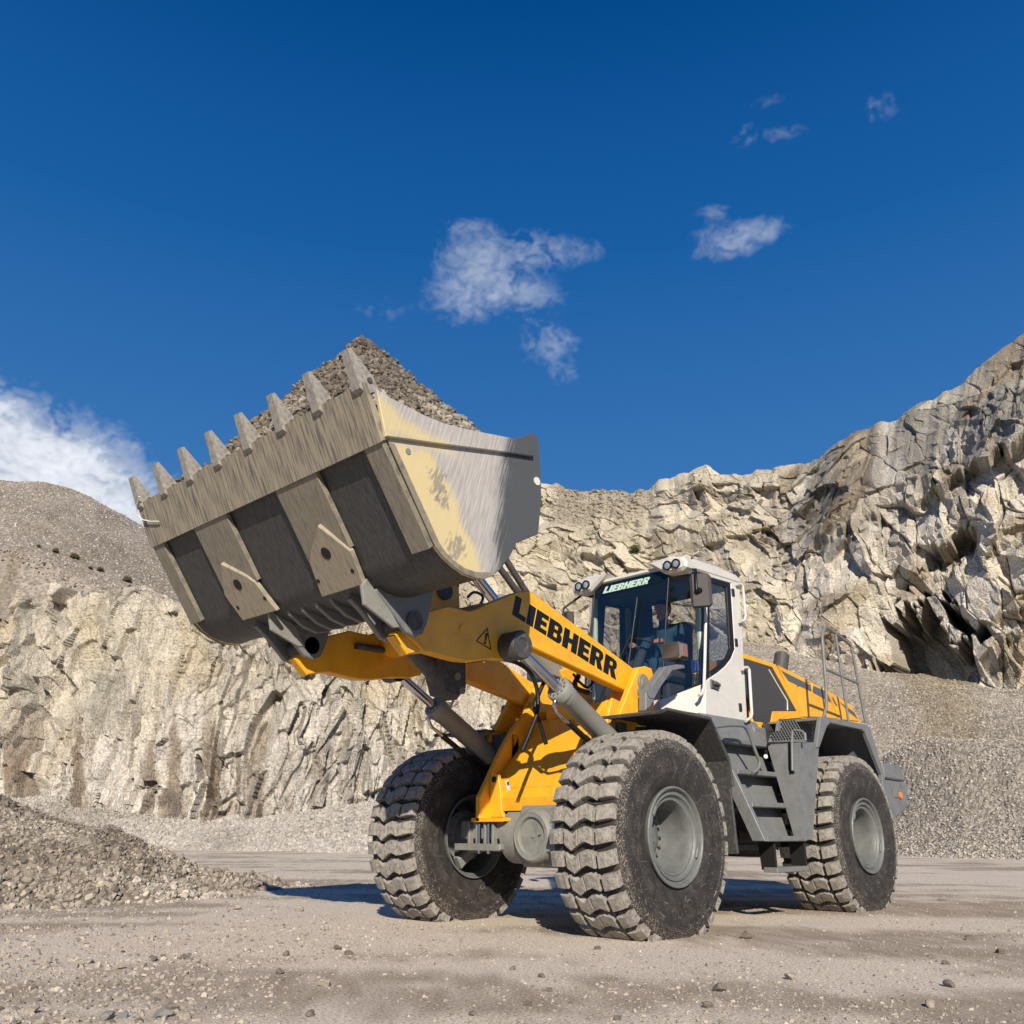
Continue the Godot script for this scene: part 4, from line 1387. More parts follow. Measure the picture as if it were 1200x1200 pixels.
# ---- load in the bucket
func fill_y(x: float, z: float) -> float:
	var rough := g2.get_noise_2d(x * 8.0, z * 8.0) * 0.10 + g2.get_noise_2d(x * 22.0, z * 22.0) * 0.035
	var e := Vector2((x - 2.55) / 1.0, (z + 0.50) / 1.55)
	var y := 4.86 - 1.12 * (sqrt(e.length_squared() + 0.07) - 0.22) + rough
	y = maxf(y, 3.72 + rough * 1.6 + 0.14 * g2.get_noise_2d(x * 3.0, z * 3.0))
	# never above what the rim can hold
	y = minf(y, 3.46 + 1.16 * maxf(z + 1.62, 0.0) + 0.04 * smoothstep(2.3, 1.9, x))
	y = minf(y, 3.66 + 1.65 * maxf(3.44 - x, 0.0) + rough)
	y = minf(y, 3.46 + 1.05 * maxf(1.62 - z, 0.0) + rough)
	y = minf(y, 3.58 + 1.7 * maxf(x - 1.90, 0.0) + rough)
	return y
func bucket_fill() -> void:
	var nu := 150
	var nv := 80
	var v := PackedVector3Array()
	var c := PackedColorArray()
	for j in nv:
		for i in nu:
			var z := -1.64 + 3.28 * i / (nu - 1)
			var x := 1.90 + 1.54 * j / (nv - 1)
			var rimv := i == 0 or j == 0 or i == nu - 1 or j == nv - 1
			v.append(Vector3(minf(x, 3.18) if rimv else x, fill_y(x, z) - (0.2 if rimv else 0.0), z))
			var a := g2.get_noise_2d(x * 5.0, z * 5.0)
			var col := Color(0.15, 0.125, 0.10).lerp(Color(0.20, 0.17, 0.14), smoothstep(-0.3, 0.3, a))
			col.a = 1.0
			c.append(col)
	var o := place_mesh("gravel_load", grid_mesh(v, c, nu, nv), M.gravel, "brown earthy gravel heaped in the raised loader bucket", "gravel", "stuff")
	var kinds := [stone_mesh(31, 1), stone_mesh(32, 1), stone_mesh(33, 0)]
	var xf := [[], [], []]
	var cs := [[], [], []]
	for k in 20000:
		var x := rng.randf_range(1.93, 3.46)
		var z := rng.randf_range(-1.62, 1.62)
		var p := Vector3(x, fill_y(x, z), z)
		var sz := rand_size(0.006, 0.046)
		var q := k % 3
		xf[q].append(stone_xf(p + Vector3(0, sz * 0.2, 0), sz))
		var patch := smoothstep(0.0, 0.35, g2.get_noise_2d(x * 3.0 + 50.0, z * 3.0))
		cs[q].append(stone_color(Color(0.135, 0.112, 0.09).lerp(Color(0.26, 0.232, 0.19), patch * 0.7), 0.34))
	for q in 3:
		scatter(o, "broken_stone", kinds[q], xf[q], cs[q]).set_meta("kind", "stuff")

# ---- boom and linkage
func boom() -> void:
	var out := zs([469, 737, 474, 729, 482, 721, 500, 717, 514, 713, 526, 710, 540, 713.5, 550, 716, 560, 713, 572, 707, 585, 702, 602, 695, 612, 692, 622, 692.5, 745, 785, 764, 798, 766, 806, 758, 814, 734, 810, 622, 757.5, 612, 770, 600, 773, 577, 772, 556, 775, 540, 774, 520, 769, 503, 764, 488, 765, 478, 767, 467, 752, 462, 745], -0.735)
	for side in [1.0, -1.0]:
		var poly := out if side > 0 else mirror(out)
		var mb := MB.new().poly(poly, Vector3(0, 0, 0.11 * side), 0.010)
		var arm := part(loader, "lift_arm", mb, M.yellow)
		var f := Vector3(0, 0, -0.7355 * side)
		if side > 0:
			var o := pz(600, 720, -0.7355)
			var e := pz(721.5, 796.5, -0.7355)
			var t := pz(604.5, 697.5, -0.7355)
			lettering(arm, "LIEBHERR", o, e - o, t - o, Vector3(0, 0, -1), M.print)
			# warning triangle
			var T := [pz(557.5, 751, -0.7355), pz(571.3, 735.5, -0.7355), pz(575.5, 762, -0.7355)]
			var cen: Vector3 = (T[0] + T[1] + T[2]) / 3.0
			for k in 3:
				var a: Vector3 = T[k]
				var b: Vector3 = T[(k + 1) % 3]
				part(arm, "warning_mark", MB.new().poly(PackedVector3Array([a, b, b.lerp(cen, 0.16), a.lerp(cen, 0.16)]), Vector3(0, 0, -0.0025)), M.print)
			var m0 := pz(570.3, 742, -0.7355)
			var m1 := pz(568.8, 751, -0.7355)
			var m2 := pz(568.3, 753.3, -0.7355)
			part(arm, "warning_mark", MB.new().poly(PackedVector3Array([m0 + Vector3(0.014, 0, 0), m0 - Vector3(0.014, 0, 0), m1 - Vector3(0.007, 0, 0), m1 + Vector3(0.007, 0, 0)]), Vector3(0, 0, -0.0025)), M.print)
			part(arm, "warning_mark", MB.new().cyl(m2, m2 + Vector3(0, 0, -0.0025), 0.013, 0.013, 12), M.print)
		# small gusset at the hinge end and bore plug
		var gp := pz(480, 752, -0.735)
		part(arm, "plug", MB.new().cyl(Vector3(gp.x - 0.55, gp.y + 0.19, -0.735 * side), Vector3(gp.x - 0.55, gp.y + 0.19, -0.745 * side), 0.032, 0.032, 18), M.yellow)
		part(arm, "gusset", MB.new().box(Vector3(gp.x - 0.02, gp.y + 0.02, -0.745 * side), Vector3(0.26, 0.035, 0.03), 0.008, Basis(Vector3(0, 0, 1), 0.55)), M.yellow)
		# lift cylinder outside the arm
		var pin := pz(604, 757, -0.83)
		var gl := pz(653, 806, -0.83)
		var en := pz(722, 874, -0.83)
		if side < 0:
			pin.z = -pin.z; gl.z = -gl.z; en.z = -en.z
		var ax := (en - pin).normalized()
		var cyn := group_node(loader, "lift_cylinder")
		part(cyn, "pin_boss", MB.new().lathe(Vector3(pin.x, pin.y, -0.735 * side), Vector3(0, 0, -side), [Vector2(0.125, 0.0), Vector2(0.125, 0.17), Vector2(0.115, 0.185), Vector2(0.06, 0.187), Vector2(0.055, 0.178), Vector2(0.0, 0.178)], 32), M.dark)
		part(cyn, "rod", MB.new().cyl(pin, gl + ax * 0.05, 0.047, 0.047, 24), M.chrome)
		var bm: Material = M.cylgrey
		var br := part(cyn, "barrel", MB.new().lathe(gl, ax, [Vector2(0.05, 0.0), Vector2(0.105, 0.0), Vector2(0.115, 0.012), Vector2(0.115, 0.085), Vector2(0.104, 0.09), Vector2(0.104, 0.16), Vector2(0.098, 0.17), Vector2(0.098, (en - gl).length())], 32), bm)
		bolt_ring(br, gl - ax * 0.002, -ax, 0.085, 12, 0.010, M.chrome)
		# hard line under the barrel
		var dn := Vector3(-ax.y, ax.x, 0)
		if dn.y > 0.0: dn = -dn
		part(cyn, "hydraulic_pipe", MB.new().tube(PackedVector3Array([gl + ax * 0.03 + dn * 0.10, gl + ax * 0.03 + dn * 0.16, gl + ax * 0.09 + dn * 0.19, gl + ax * 0.2 + dn * 0.19, en + dn * 0.17]), 0.017, 8), M.chrome)
		part(cyn, "pipe_sleeve", MB.new().cyl(gl + ax * 0.26 + dn * 0.188, en + dn * 0.172, 0.027, 0.027, 12), M.hose)
	# cross tube between the arms
	var tc := pz(560, 742, -0.735)
	part(loader, "cross_tube", MB.new().cyl(Vector3(1.36, 2.52, -0.63), Vector3(1.36, 2.52, 0.63), 0.16, 0.16, 28), M.yellow)
	for z in [-0.17, 0.13]:
		part(loader, "lever_lug", MB.new().poly(xy([1.20, 2.45, 1.50, 2.40, 1.62, 2.62, 1.52, 2.98, 1.38, 3.04, 1.24, 2.92], z), Vector3(0, 0, 0.04), 0.006), M.yellow)
	# bell crank with its link to the bucket and the tilt cylinder
	var lev := group_node(loader, "tilt_lever")
	var lowp := pz(521, 800, 0.0)
	var midp := Vector3(1.43, 2.86, 0.0)
	var topp := Vector3(1.18, 3.36, 0.0)
	part(lev, "lever", MB.new().poly(PackedVector3Array([Vector3(lowp.x + 0.16, lowp.y + 0.03, -0.11), Vector3(lowp.x + 0.10, lowp.y - 0.12, -0.11), Vector3(lowp.x - 0.08, lowp.y - 0.15, -0.11), Vector3(lowp.x - 0.19, lowp.y - 0.03, -0.11), Vector3(lowp.x - 0.17, lowp.y + 0.40, -0.11), Vector3(midp.x - 0.24, midp.y, -0.11), Vector3(topp.x - 0.12, topp.y, -0.11), Vector3(topp.x - 0.05, topp.y + 0.12, -0.11), Vector3(topp.x + 0.11, topp.y + 0.06, -0.11), Vector3(midp.x + 0.22, midp.y + 0.02, -0.11), Vector3(lowp.x + 0.21, lowp.y + 0.45, -0.11)]), Vector3(0, 0, 0.22), 0.03), M.dark)
	part(lev, "pivot_pin", MB.new().cyl(midp - Vector3(0, 0, 0.2), midp + Vector3(0, 0, 0.2), 0.085, 0.085, 24), M.dark)
	for e in [Vector3(-0.05, 0.05, 0), Vector3(-0.11, -0.07, 0)]:
		var pc: Vector3 = lowp + e
		part(lev, "bolt", MB.new().cyl(pc + Vector3(0, 0, -0.125), pc + Vector3(0, 0, -0.10), 0.034, 0.034, 16), M.axle)
	part(loader, "bucket_link", MB.new().cyl(lowp + Vector3(0.02, 0.0, 0), Vector3(2.08, 2.66, 0), 0.085, 0.085, 24), M.dark)
	var tcy := group_node(loader, "tilt_cylinder")
	var fe := Vector3(-0.35, 2.25, 0.0)
	part(tcy, "rod", MB.new().cyl(topp, topp.lerp(fe, 0.4), 0.055, 0.055, 20), M.chrome)
	part(tcy, "barrel", MB.new().cyl(topp.lerp(fe, 0.38), fe, 0.115, 0.115, 28), M.cylgrey)
	# position rod on the far arm
	var ra := pz(417, 757, 0.60)
	var rb := pz(505, 770, 0.60)
	part(loader, "position_rod", MB.new().cyl(ra, ra.lerp(rb, 0.35), 0.03, 0.03, 14).cyl(ra.lerp(rb, 0.3), rb, 0.014, 0.014, 10), M.dark)
	# hoses
	for e in [[[548, 775, 582, 772, 612, 780, 627, 800, 630, 830, 622, 856, 612, 880], -0.45, 0.020], [[640, 795, 632, 812, 627, 830, 634, 852, 640, 872], -0.40, 0.020], [[700, 790, 690, 805, 680, 800, 672, 790], -0.35, 0.014], [[730, 775, 726, 800, 710, 818], -0.42, 0.014], [[548, 700, 556, 694, 566, 700, 560, 712], 0.0, 0.014], [[678, 792, 674, 805, 690, 812], -0.40, 0.026]]:
		var pts := zs(e[0], e[1])
		var cv := Curve3D.new()
		for k in pts.size():
			var tg := (pts[mini(k + 1, pts.size() - 1)] - pts[maxi(k - 1, 0)]) * 0.2
			cv.add_point(pts[k], -tg, tg)
		cv.bake_interval = 0.03
		part(loader, "hydraulic_hose", MB.new().tube(cv.get_baked_points(), e[2], 10), M.hose)
	for e in [[580, 658, 608, 696], [591, 653, 618, 696]]:
		part(loader, "hydraulic_pipe", MB.new().tube(PackedVector3Array([pz(e[0], e[1], 0.05), pz(e[2], e[3], 0.05)]), 0.034, 8), M.dark)

# ---- front frame and axle
func front_frame() -> void:
	var fr := group_node(loader, "front_frame")
	for s in [1.0, -1.0]:
		var o := xy([0.30, 0.905, 0.30, 1.13, -0.02, 1.62, -0.16, 1.80, -0.50, 2.12, -1.20, 2.12, -1.20, 0.85, -0.30, 0.85], 0.50 * s)
		part(fr, "side_plate", MB.new().poly(o, Vector3(0, 0, 0.06 * s), 0.008), M.yellow)
		part(fr, "axle_mount", MB.new().box(Vector3(0.02 if s > 0 else -0.06, 0.918, 0.40 * s), Vector3(0.56 if s > 0 else 0.40, 0.035, 0.44), 0.006), M.yellow)
		# boom tower outside the arm
		var tw := zs([748, 782, 757, 780.5, 764, 783, 766.5, 792, 753, 832, 745, 856, 715, 858, 727, 834], -0.85)
		if s < 0: tw = mirror(tw)
		var t := part(fr, "boom_tower", MB.new().poly(tw, Vector3(0, 0, 0.07 * s), 0.012), M.yellow)
		var pc := pz(753, 800, -0.85)
		pc.z *= s
		part(t, "pin_cover", MB.new().lathe(pc, Vector3(0, 0, -s), [Vector2(0.085, -0.01), Vector2(0.085, 0.015), Vector2(0.078, 0.022), Vector2(0.05, 0.022), Vector2(0.045, 0.03), Vector2(0.0, 0.03)], 28), M.axle)
		part(t, "pin_cover", MB.new().cyl(pc + Vector3(0.05, -0.10, 0), pc + Vector3(0.05, -0.10, -0.02 * s), 0.05, 0.05, 20), M.axle)
		part(fr, "tower_web", MB.new().poly(xy([-0.45, 2.10, -0.62, 2.34, -0.86, 2.34, -1.10, 2.00, -1.10, 1.70, -0.3, 1.70], 0.56 * s), Vector3(0, 0, 0.04 * s), 0.008), M.yellow)
	# front panel: upright below, leaning back above
	var x0 := 0.08
	part(fr, "front_panel", MB.new().poly(xy([x0 + 0.02, 1.04, x0 + 0.03, 1.22, x0 - 0.05, 1.34, x0 - 0.62, 1.92, x0 - 0.68, 1.88, x0 - 0.12, 1.30, x0 - 0.04, 1.04], -0.498), Vector3(0, 0, 0.996), 0.006), M.yellow)
	part(fr, "front_beam", MB.new().poly(xy([x0 + 0.06, 1.00, x0 + 0.075, 1.12, x0 + 0.03, 1.20, x0 - 0.2, 1.20, x0 - 0.2, 1.00], -0.497), Vector3(0, 0, 0.994), 0.012), M.yellow)
	part(fr, "towing_plate", MB.new().poly(PackedVector3Array([Vector3(x0 + 0.04, 0.94, 0.498), Vector3(x0 + 0.05, 1.30, 0.498), Vector3(x0 + 0.05, 1.345, 0.47), Vector3(x0 + 0.05, 1.36, 0.43), Vector3(x0 + 0.05, 1.335, 0.38), Vector3(x0 + 0.045, 1.22, 0.355), Vector3(x0 + 0.04, 1.00, 0.34), Vector3(x0 + 0.04, 0.94, 0.30)]), Vector3(0.04, 0, 0), 0.006), M.yellow)
	part(fr, "towing_hole_disc", MB.new().cyl(Vector3(x0 + 0.09, 1.295, 0.43), Vector3(x0 + 0.104, 1.295, 0.43), 0.028, 0.028, 18), M.black)  # black disc set on the plate for the shade inside a bore
	part(fr, "data_sticker", MB.new().box(Vector3(x0 + 0.034, 1.235, 0.30), Vector3(0.004, 0.10, 0.04), 0.0, Basis(Vector3(1, 0, 0), 0.35)), M.sticker)
	part(fr, "data_sticker", MB.new().box(Vector3(x0 + 0.037, 1.255, 0.292), Vector3(0.004, 0.035, 0.028), 0.0, Basis(Vector3(1, 0, 0), 0.35)), M.label)
	part(fr, "cylinder_bracket", MB.new().poly(xy([-0.55, 1.85, -0.20, 2.35, -0.38, 2.42, -0.75, 2.10], -0.14), Vector3(0, 0, 0.28), 0.02), M.yellow)
	part(fr, "cover_box", MB.new().box(Vector3(-0.95, 1.80, 0), Vector3(0.7, 0.5, 0.9), 0.03), M.yellow)
	part(fr, "hitch", MB.new().box(Vector3(-1.45, 1.15, 0), Vector3(0.6, 0.9, 0.5), 0.03), M.dark)
	# axle
	for end in [[0.0, true], [-WB, false]]:
		var x: float = end[0]
		var a := group_node(loader, "axle")
		part(a, "axle_housing", MB.new().lathe(Vector3(x, AX, 0), Vector3(0, 0, 1), [Vector2(0.25, -1.12), Vector2(0.25, -1.02), Vector2(0.19, -0.98), Vector2(0.15, -0.80), Vector2(0.145, -0.40), Vector2(0.20, -0.33), Vector2(0.25, -0.28), Vector2(0.25, 0.28), Vector2(0.20, 0.33), Vector2(0.145, 0.40), Vector2(0.15, 0.80), Vector2(0.19, 0.98), Vector2(0.25, 1.02), Vector2(0.25, 1.12)], 36), M.axle)
		for s in [1.0, -1.0]:
			part(a, "axle_beam", MB.new().box(Vector3(x + 0.09, AX + 0.055, 0.55 * s), Vector3(0.26, 0.16, 0.62), 0.02), M.axle)
			part(a, "mounting_flange", MB.new().box(Vector3(x + 0.10, AX - 0.10, 0.56 * s), Vector3(0.36, 0.06, 0.64), 0.012), M.axle)
			for k in 4:
				var rz: float = s * (0.36 + 0.11 * k)
				part(a, "casting_rib", MB.new().box(Vector3(x + 0.235, AX + 0.02, rz), Vector3(0.06, 0.19, 0.03), 0.006), M.axle)
			for k in 2:
				var bz: float = s * (0.42 + 0.13 * k)
				part(a, "mounting_bolt", MB.new().cyl(Vector3(x + 0.25, AX - 0.16, bz), Vector3(x + 0.25, AX + 0.11, bz), 0.022, 0.022, 10), M.chrome)
			bolt_ring(a, Vector3(x, AX, 0.985 * s), Vector3(0, 0, -s), 0.225, 16, 0.014, M.axle)
			part(a, "brake_caliper", MB.new().box(Vector3(x + 0.10, AX - 0.20, 0.93 * s), Vector3(0.20, 0.12, 0.10), 0.02, Basis(Vector3(0, 0, 1), -0.6)), M.axle)
		if end[1]:
			var cz := -0.16
			var body := MB.new().lathe(Vector3(x - 0.10, AX, cz), Vector3(1, 0, 0), [Vector2(0.26, 0.0), Vector2(0.255, 0.27), Vector2(0.235, 0.36), Vector2(0.215, 0.385), Vector2(0.205, 0.39), Vector2(0.20, 0.385), Vector2(0.168, 0.383), Vector2(0.160, 0.37), Vector2(0.155, 0.355), Vector2(0.02, 0.352), Vector2(0.018, 0.362), Vector2(0.0, 0.362)], 44)
			var df := part(a, "differential", body, M.axle)
			part(a, "differential_case", MB.new().poly(PackedVector3Array([Vector3(x - 0.05, AX + 0.27, cz + 0.20), Vector3(x - 0.05, AX + 0.10, cz + 0.27), Vector3(x - 0.05, AX - 0.16, cz + 0.27), Vector3(x - 0.05, AX - 0.27, cz + 0.18), Vector3(x - 0.05, AX - 0.27, cz - 0.22), Vector3(x - 0.05, AX - 0.16, cz - 0.33), Vector3(x - 0.05, AX + 0.16, cz - 0.33), Vector3(x - 0.05, AX + 0.27, cz - 0.24)]), Vector3(0.26, 0, 0), 0.03), M.axle)
			bolt_ring(a, Vector3(x + 0.0, AX, -0.50), Vector3(0, 0, -1), 0.22, 18, 0.015, M.axle)
			part(a, "case_flange", MB.new().lathe(Vector3(x, AX, -0.50), Vector3(0, 0, 1), [Vector2(0.14, 0.0), Vector2(0.25, 0.0), Vector2(0.25, 0.05), Vector2(0.14, 0.05)], 36), M.axle)
			part(df, "drain_plug", MB.new().cyl(Vector3(x + 0.26, AX + 0.02, cz - 0.1), Vector3(x + 0.28, AX + 0.02, cz - 0.1), 0.012, 0.012, 8), M.axle)
	part(loader, "drive_shaft", MB.new().cyl(Vector3(-0.2, AX, 0), Vector3(-WB + 0.2, AX, 0), 0.07, 0.07, 16), M.dark)

# ---- front mudguards
func mudguards() -> void:
	for s in [1.0, -1.0]:
		var e := [Vector3(0.03, 1.80, -1.5), pz(781, 831, -1.5), pz(832, 842, -1.5), pz(854, 891, -1.5), pz(859, 922, -1.5)]
		var g := group_node(loader, "front_mudguard")
		var mb := MB.new()
		for k in 4:
			var a: Vector3 = e[k]
			var b: Vector3 = e[k + 1]
			var dir := (b - a).normalized()
			var nn := Vector3(dir.y, -dir.x, 0) * 0.018
			if nn.y > 0.0 and k < 2: nn = -nn
			if k >= 2 and nn.x < 0.0: nn = -nn
			var q := PackedVector3Array([Vector3(a.x, a.y, a.z * s), Vector3(b.x, b.y, b.z * s), Vector3(b.x, b.y, b.z * s) + nn, Vector3(a.x, a.y, a.z * s) + nn])
			mb.poly(q, Vector3(0, 0, 0.72 * s), 0.0)
		part(g, "guard_sheet", mb, M.dark)
		part(g, "guard_lip", MB.new().tube(PackedVector3Array([Vector3(e[0].x, e[0].y, -1.5 * s), Vector3(e[1].x, e[1].y, -1.5 * s), Vector3(e[2].x, e[2].y, -1.5 * s), Vector3(e[3].x, e[3].y, -1.5 * s), Vector3(e[4].x, e[4].y, -1.5 * s)]), 0.016, 8), M.dark)
		part(g, "inner_panel", MB.new().poly(PackedVector3Array([Vector3(e[2].x + 0.35, e[2].y - 0.05, -0.80 * s), Vector3(e[2].x, e[2].y - 0.02, -0.80 * s), Vector3(e[3].x, e[3].y, -0.80 * s), Vector3(e[4].x - 0.02, 0.85, -0.80 * s), Vector3(e[4].x + 0.25, 0.85, -0.80 * s)]), Vector3(0, 0, 0.03 * s), 0.004), M.dark)
		part(g, "rear_flap", MB.new().poly(PackedVector3Array([Vector3(-1.06, 1.22, -1.48 * s), Vector3(-1.10, 0.62, -1.48 * s), Vector3(-1.07, 0.62, -1.48 * s), Vector3(-1.03, 1.22, -1.48 * s)]), Vector3(0, 0, 0.62 * s), 0.004), M.dark)
		part(g, "support_bracket", MB.new().box(Vector3(-0.2, 1.62, -0.70 * s), Vector3(0.12, 0.3, 0.4), 0.01), M.dark)

# ---- cab
func cab() -> void:
	var c := group_node(loader, "cab")
	var Z := -0.80
	for s in [1.0, -1.0]:
		var sv := Vector3(0, 0, 0.045 * s)
		var f := func(a: PackedVector3Array) -> PackedVector3Array: return a if s > 0 else mirror(a)
		# door: sill and rear post in one pressing
		var door := part(c, "door", MB.new().poly(f.call(zs([856.5, 683.5, 866.5, 680, 871, 760, 876, 848, 826.5, 837, 827, 800, 831, 795, 842, 788, 850, 781, 857, 772, 861, 761], Z)), sv, 0.008), M.white)
		part(c, "roof_rail", MB.new().poly(f.call(zs([826, 666, 866.5, 677.5, 866.5, 680.2, 856.5, 683.2, 828, 675], Z)), sv, 0.006), M.white)
		part(c, "window_post", MB.new().poly(f.call(zs([822.5, 676, 832, 677, 831.5, 794, 823, 801.5], Z + 0.012)), Vector3(0, 0, 0.05 * s), 0.005), M.black)
		part(door, "window_seal", MB.new().poly(f.call(zs([832, 676.5, 856, 684, 860.8, 761, 856.5, 771.5, 849.5, 780.5, 832, 794, 832, 788, 846, 777.5, 852, 770, 855.5, 760.5, 851.5, 688, 832, 682], Z + 0.004)), Vector3(0, 0, 0.03 * s), 0.003), M.black)
		part(door, "window_pane", MB.new().poly(f.call(zs([832.5, 682.5, 851, 688.5, 855, 760.5, 851.5, 769.5, 845.5, 777, 832.5, 787], Z + 0.02)), Vector3(0, 0, 0.008 * s)), M.glass)
		# door furniture
		var hp := pz(837, 803, Z)
		hp.z *= s
		part(door, "handle", MB.new().box(hp + Vector3(0, 0, -0.004 * s), Vector3(0.16, 0.10, 0.02), 0.008, Basis(Vector3(0, 0, 1), 0.1)).box(hp + Vector3(-0.02, 0.012, -0.024 * s), Vector3(0.13, 0.035, 0.025), 0.008, Basis(Vector3(0, 0, 1), 0.1)), M.dark)
		for hy in [694.5, 753, 829]:
			var hx: float = 858.5 + (hy - 694.5) * 0.064
			var q := pz(hx, hy, Z)
			q.z *= s
			part(door, "hinge", MB.new().box(q + Vector3(0, 0, -0.006 * s), Vector3(0.055, 0.09, 0.016), 0.004), M.black)
		# pane between windscreen and door, and the sill below it
		var w := [Vector3(-1.36, 2.135, -0.54 * s), Vector3(-1.80, 2.335, -0.79 * s), Vector3(-1.84, 3.57, -0.79 * s), Vector3(-1.66, 3.64, -0.54 * s)]
		var nn: Vector3 = (w[1] - w[0]).cross(w[3] - w[0]).normalized() * 0.006
		part(c, "corner_pane", MB.new().poly(PackedVector3Array(w), nn), M.glass)
		part(c, "corner_sill", MB.new().poly(PackedVector3Array([w[0] + Vector3(0.01, 0.0, 0), w[1] + Vector3(-0.02, 0.0, -0.01 * s), Vector3(-1.78, 1.98, -0.80 * s), Vector3(-1.33, 2.03, -0.54 * s)]), Vector3(-0.03, 0, 0.05 * s), 0.004), M.white)
		part(c, "seal", MB.new().tube(PackedVector3Array([w[3], w[0], w[1]]), 0.012, 6), M.black)
		# roof pod with two work lamps
		var pod := part(c, "roof_pod", MB.new().poly(PackedVector3Array([Vector3(-1.78, 3.735, -0.30 * s), Vector3(-1.78, 3.755, -0.60 * s), Vector3(-1.78, 3.72, -0.79 * s), Vector3(-1.78, 3.66, -0.835 * s), Vector3(-1.78, 3.59, -0.83 * s), Vector3(-1.78, 3.555, -0.76 * s), Vector3(-1.78, 3.56, -0.54 * s), Vector3(-1.78, 3.67, -0.38 * s)]), Vector3(0.22, 0, 0), 0.03), M.white)
		part(pod, "lamp_recess", MB.new().poly(PackedVector3Array([Vector3(-1.560, 3.70, -0.52 * s), Vector3(-1.560, 3.705, -0.77 * s), Vector3(-1.560, 3.59, -0.78 * s), Vector3(-1.560, 3.585, -0.55 * s)]), Vector3(0.004, 0, 0)), M.cream)
		for k in 2:
			var lc := Vector3(-1.565, 3.643, (-0.595 - 0.115 * k) * s)
			var lamp := part(pod, "work_lamp", MB.new().lathe(lc, Vector3(1, 0, 0), [Vector2(0.056, -0.02), Vector2(0.056, 0.03), Vector2(0.046, 0.034), Vector2(0.044, 0.02)], 24), M.black)
			part(lamp, "lens", MB.new().lathe(lc, Vector3(1, 0, 0), [Vector2(0.045, 0.018), Vector2(0.03, 0.028), Vector2(0.0, 0.032)], 24), M.lens)
		# grab rails
		var r1 := zs([862.5, 676, 866, 677.5, 868, 681, 872.5, 718, 871.5, 724, 866, 726.5], Z - 0.07)
		if s > 0:
			part(c, "grab_rail", MB.new().tube(zs([864, 684, 867.5, 684.3, 870.5, 687, 873.8, 722, 872.5, 727, 867.5, 728.5], Z - 0.04), 0.017, 8), M.white)
			part(c, "grab_rail", MB.new().tube(zs([827.2, 712, 826.3, 760, 825, 806, 822, 813.5, 819, 815], Z - 0.06), 0.018, 8), M.white)
			part(c, "grab_rail", MB.new().tube(zs([871, 782.5, 876, 782, 878, 785, 881, 836, 880, 841, 874, 845], Z - 0.06), 0.018, 8), M.white)
		# mirrors
		var mc := pz(821.5, 692, -0.98)
		if s < 0: mc = Vector3(-1.66, 3.20, 0.99)
		var mir := group_node(c, "mirror")
		var mbase := Basis(Vector3(0, 1, 0), 0.45 * s)
		part(mir, "mirror_housing", MB.new().box(mc, Vector3(0.09, 0.36, 0.23), 0.03, mbase), M.mirror)
		part(mir, "mirror_arm", MB.new().tube(PackedVector3Array([Vector3(-1.74, 3.60, -0.80 * s), Vector3(mc.x + 0.08, mc.y + 0.22, mc.z), Vector3(mc.x + 0.09, mc.y - 0.01, mc.z)]), 0.015, 8), M.black)
		part(mir, "mirror_joint", MB.new().cyl(mc + Vector3(0.03, -0.01, 0), mc + Vector3(0.09, -0.01, 0), 0.04, 0.03, 16), M.black)
		# rear corner post
		part(c, "rear_post", MB.new().box(Vector3(-2.69, 2.85, -0.70 * s), Vector3(0.10, 1.62, 0.10), 0.01), M.interior)
		part(c, "front_post", MB.new().tube(PackedVector3Array([Vector3(-1.86, 2.3, -0.745 * s), Vector3(-1.90, 3.56, -0.745 * s)]), 0.035, 10), M.palegreen)
	# windscreen
	var ws := part(c, "windscreen", MB.new().poly(PackedVector3Array([Vector3(-1.352, 2.135, -0.535), Vector3(-1.352, 2.135, 0.535), Vector3(-1.655, 3.64, 0.535), Vector3(-1.655, 3.64, -0.535)]), Vector3(-0.006, -0.0012, 0)), M.glass)
	var wn := Vector3(1.505, 0.303, 0).normalized()
	var wu := Vector3(-0.303, 1.505, 0).normalized()
	var w0 := Vector3(-1.655, 3.64, 0.0) + wn * 0.003
	part(ws, "sun_band", MB.new().poly(PackedVector3Array([w0 - wu * 0.005 + Vector3(0, 0, 0.53), w0 - wu * 0.155 + Vector3(0, 0, 0.53), w0 - wu * 0.155 - Vector3(0, 0, 0.53), w0 - wu * 0.005 - Vector3(0, 0, 0.53)]), wn * 0.002), mat(Color(0.05, 0.09, 0.11), 0.15))
	lettering(ws, "LIEBHERR", w0 + wn * 0.0028 - wu * 0.135 + Vector3(0, 0, 0.40), Vector3(0, 0, -0.66), wu * 0.085, wn, M.palegreen, 0.45)
	part(c, "front_sill", MB.new().box(Vector3(-1.37, 2.05, 0), Vector3(0.06, 0.16, 1.06), 0.01), M.white)
	# wiper
	var wa := Vector3(-1.36, 2.16, 0.30) + wn * 0.03
	var wb := w0 - wu * 0.72 + Vector3(0, 0, -0.12) + wn * 0.035
	part(ws, "wiper_arm", MB.new().tube(PackedVector3Array([wa, wb]), 0.012, 6), M.black)
	part(ws, "wiper_blade", MB.new().tube(PackedVector3Array([wb - wu * 0.52 + Vector3(0, 0, 0.03), wb + wu * 0.42 - Vector3(0, 0, 0.03)]), 0.011, 6), M.black)
	# roof
	part(c, "roof", MB.new().poly(xy([-1.635, 3.655, -1.64, 3.685, -1.80, 3.735, -2.30, 3.75, -2.70, 3.73, -2.78, 3.69, -2.78, 3.63, -1.70, 3.60], -0.81), Vector3(0, 0, 1.62), 0.02), M.white)
	part(c, "headliner", MB.new().box(Vector3(-2.22, 3.575, 0), Vector3(0.98, 0.04, 1.50), 0.005), M.interior)
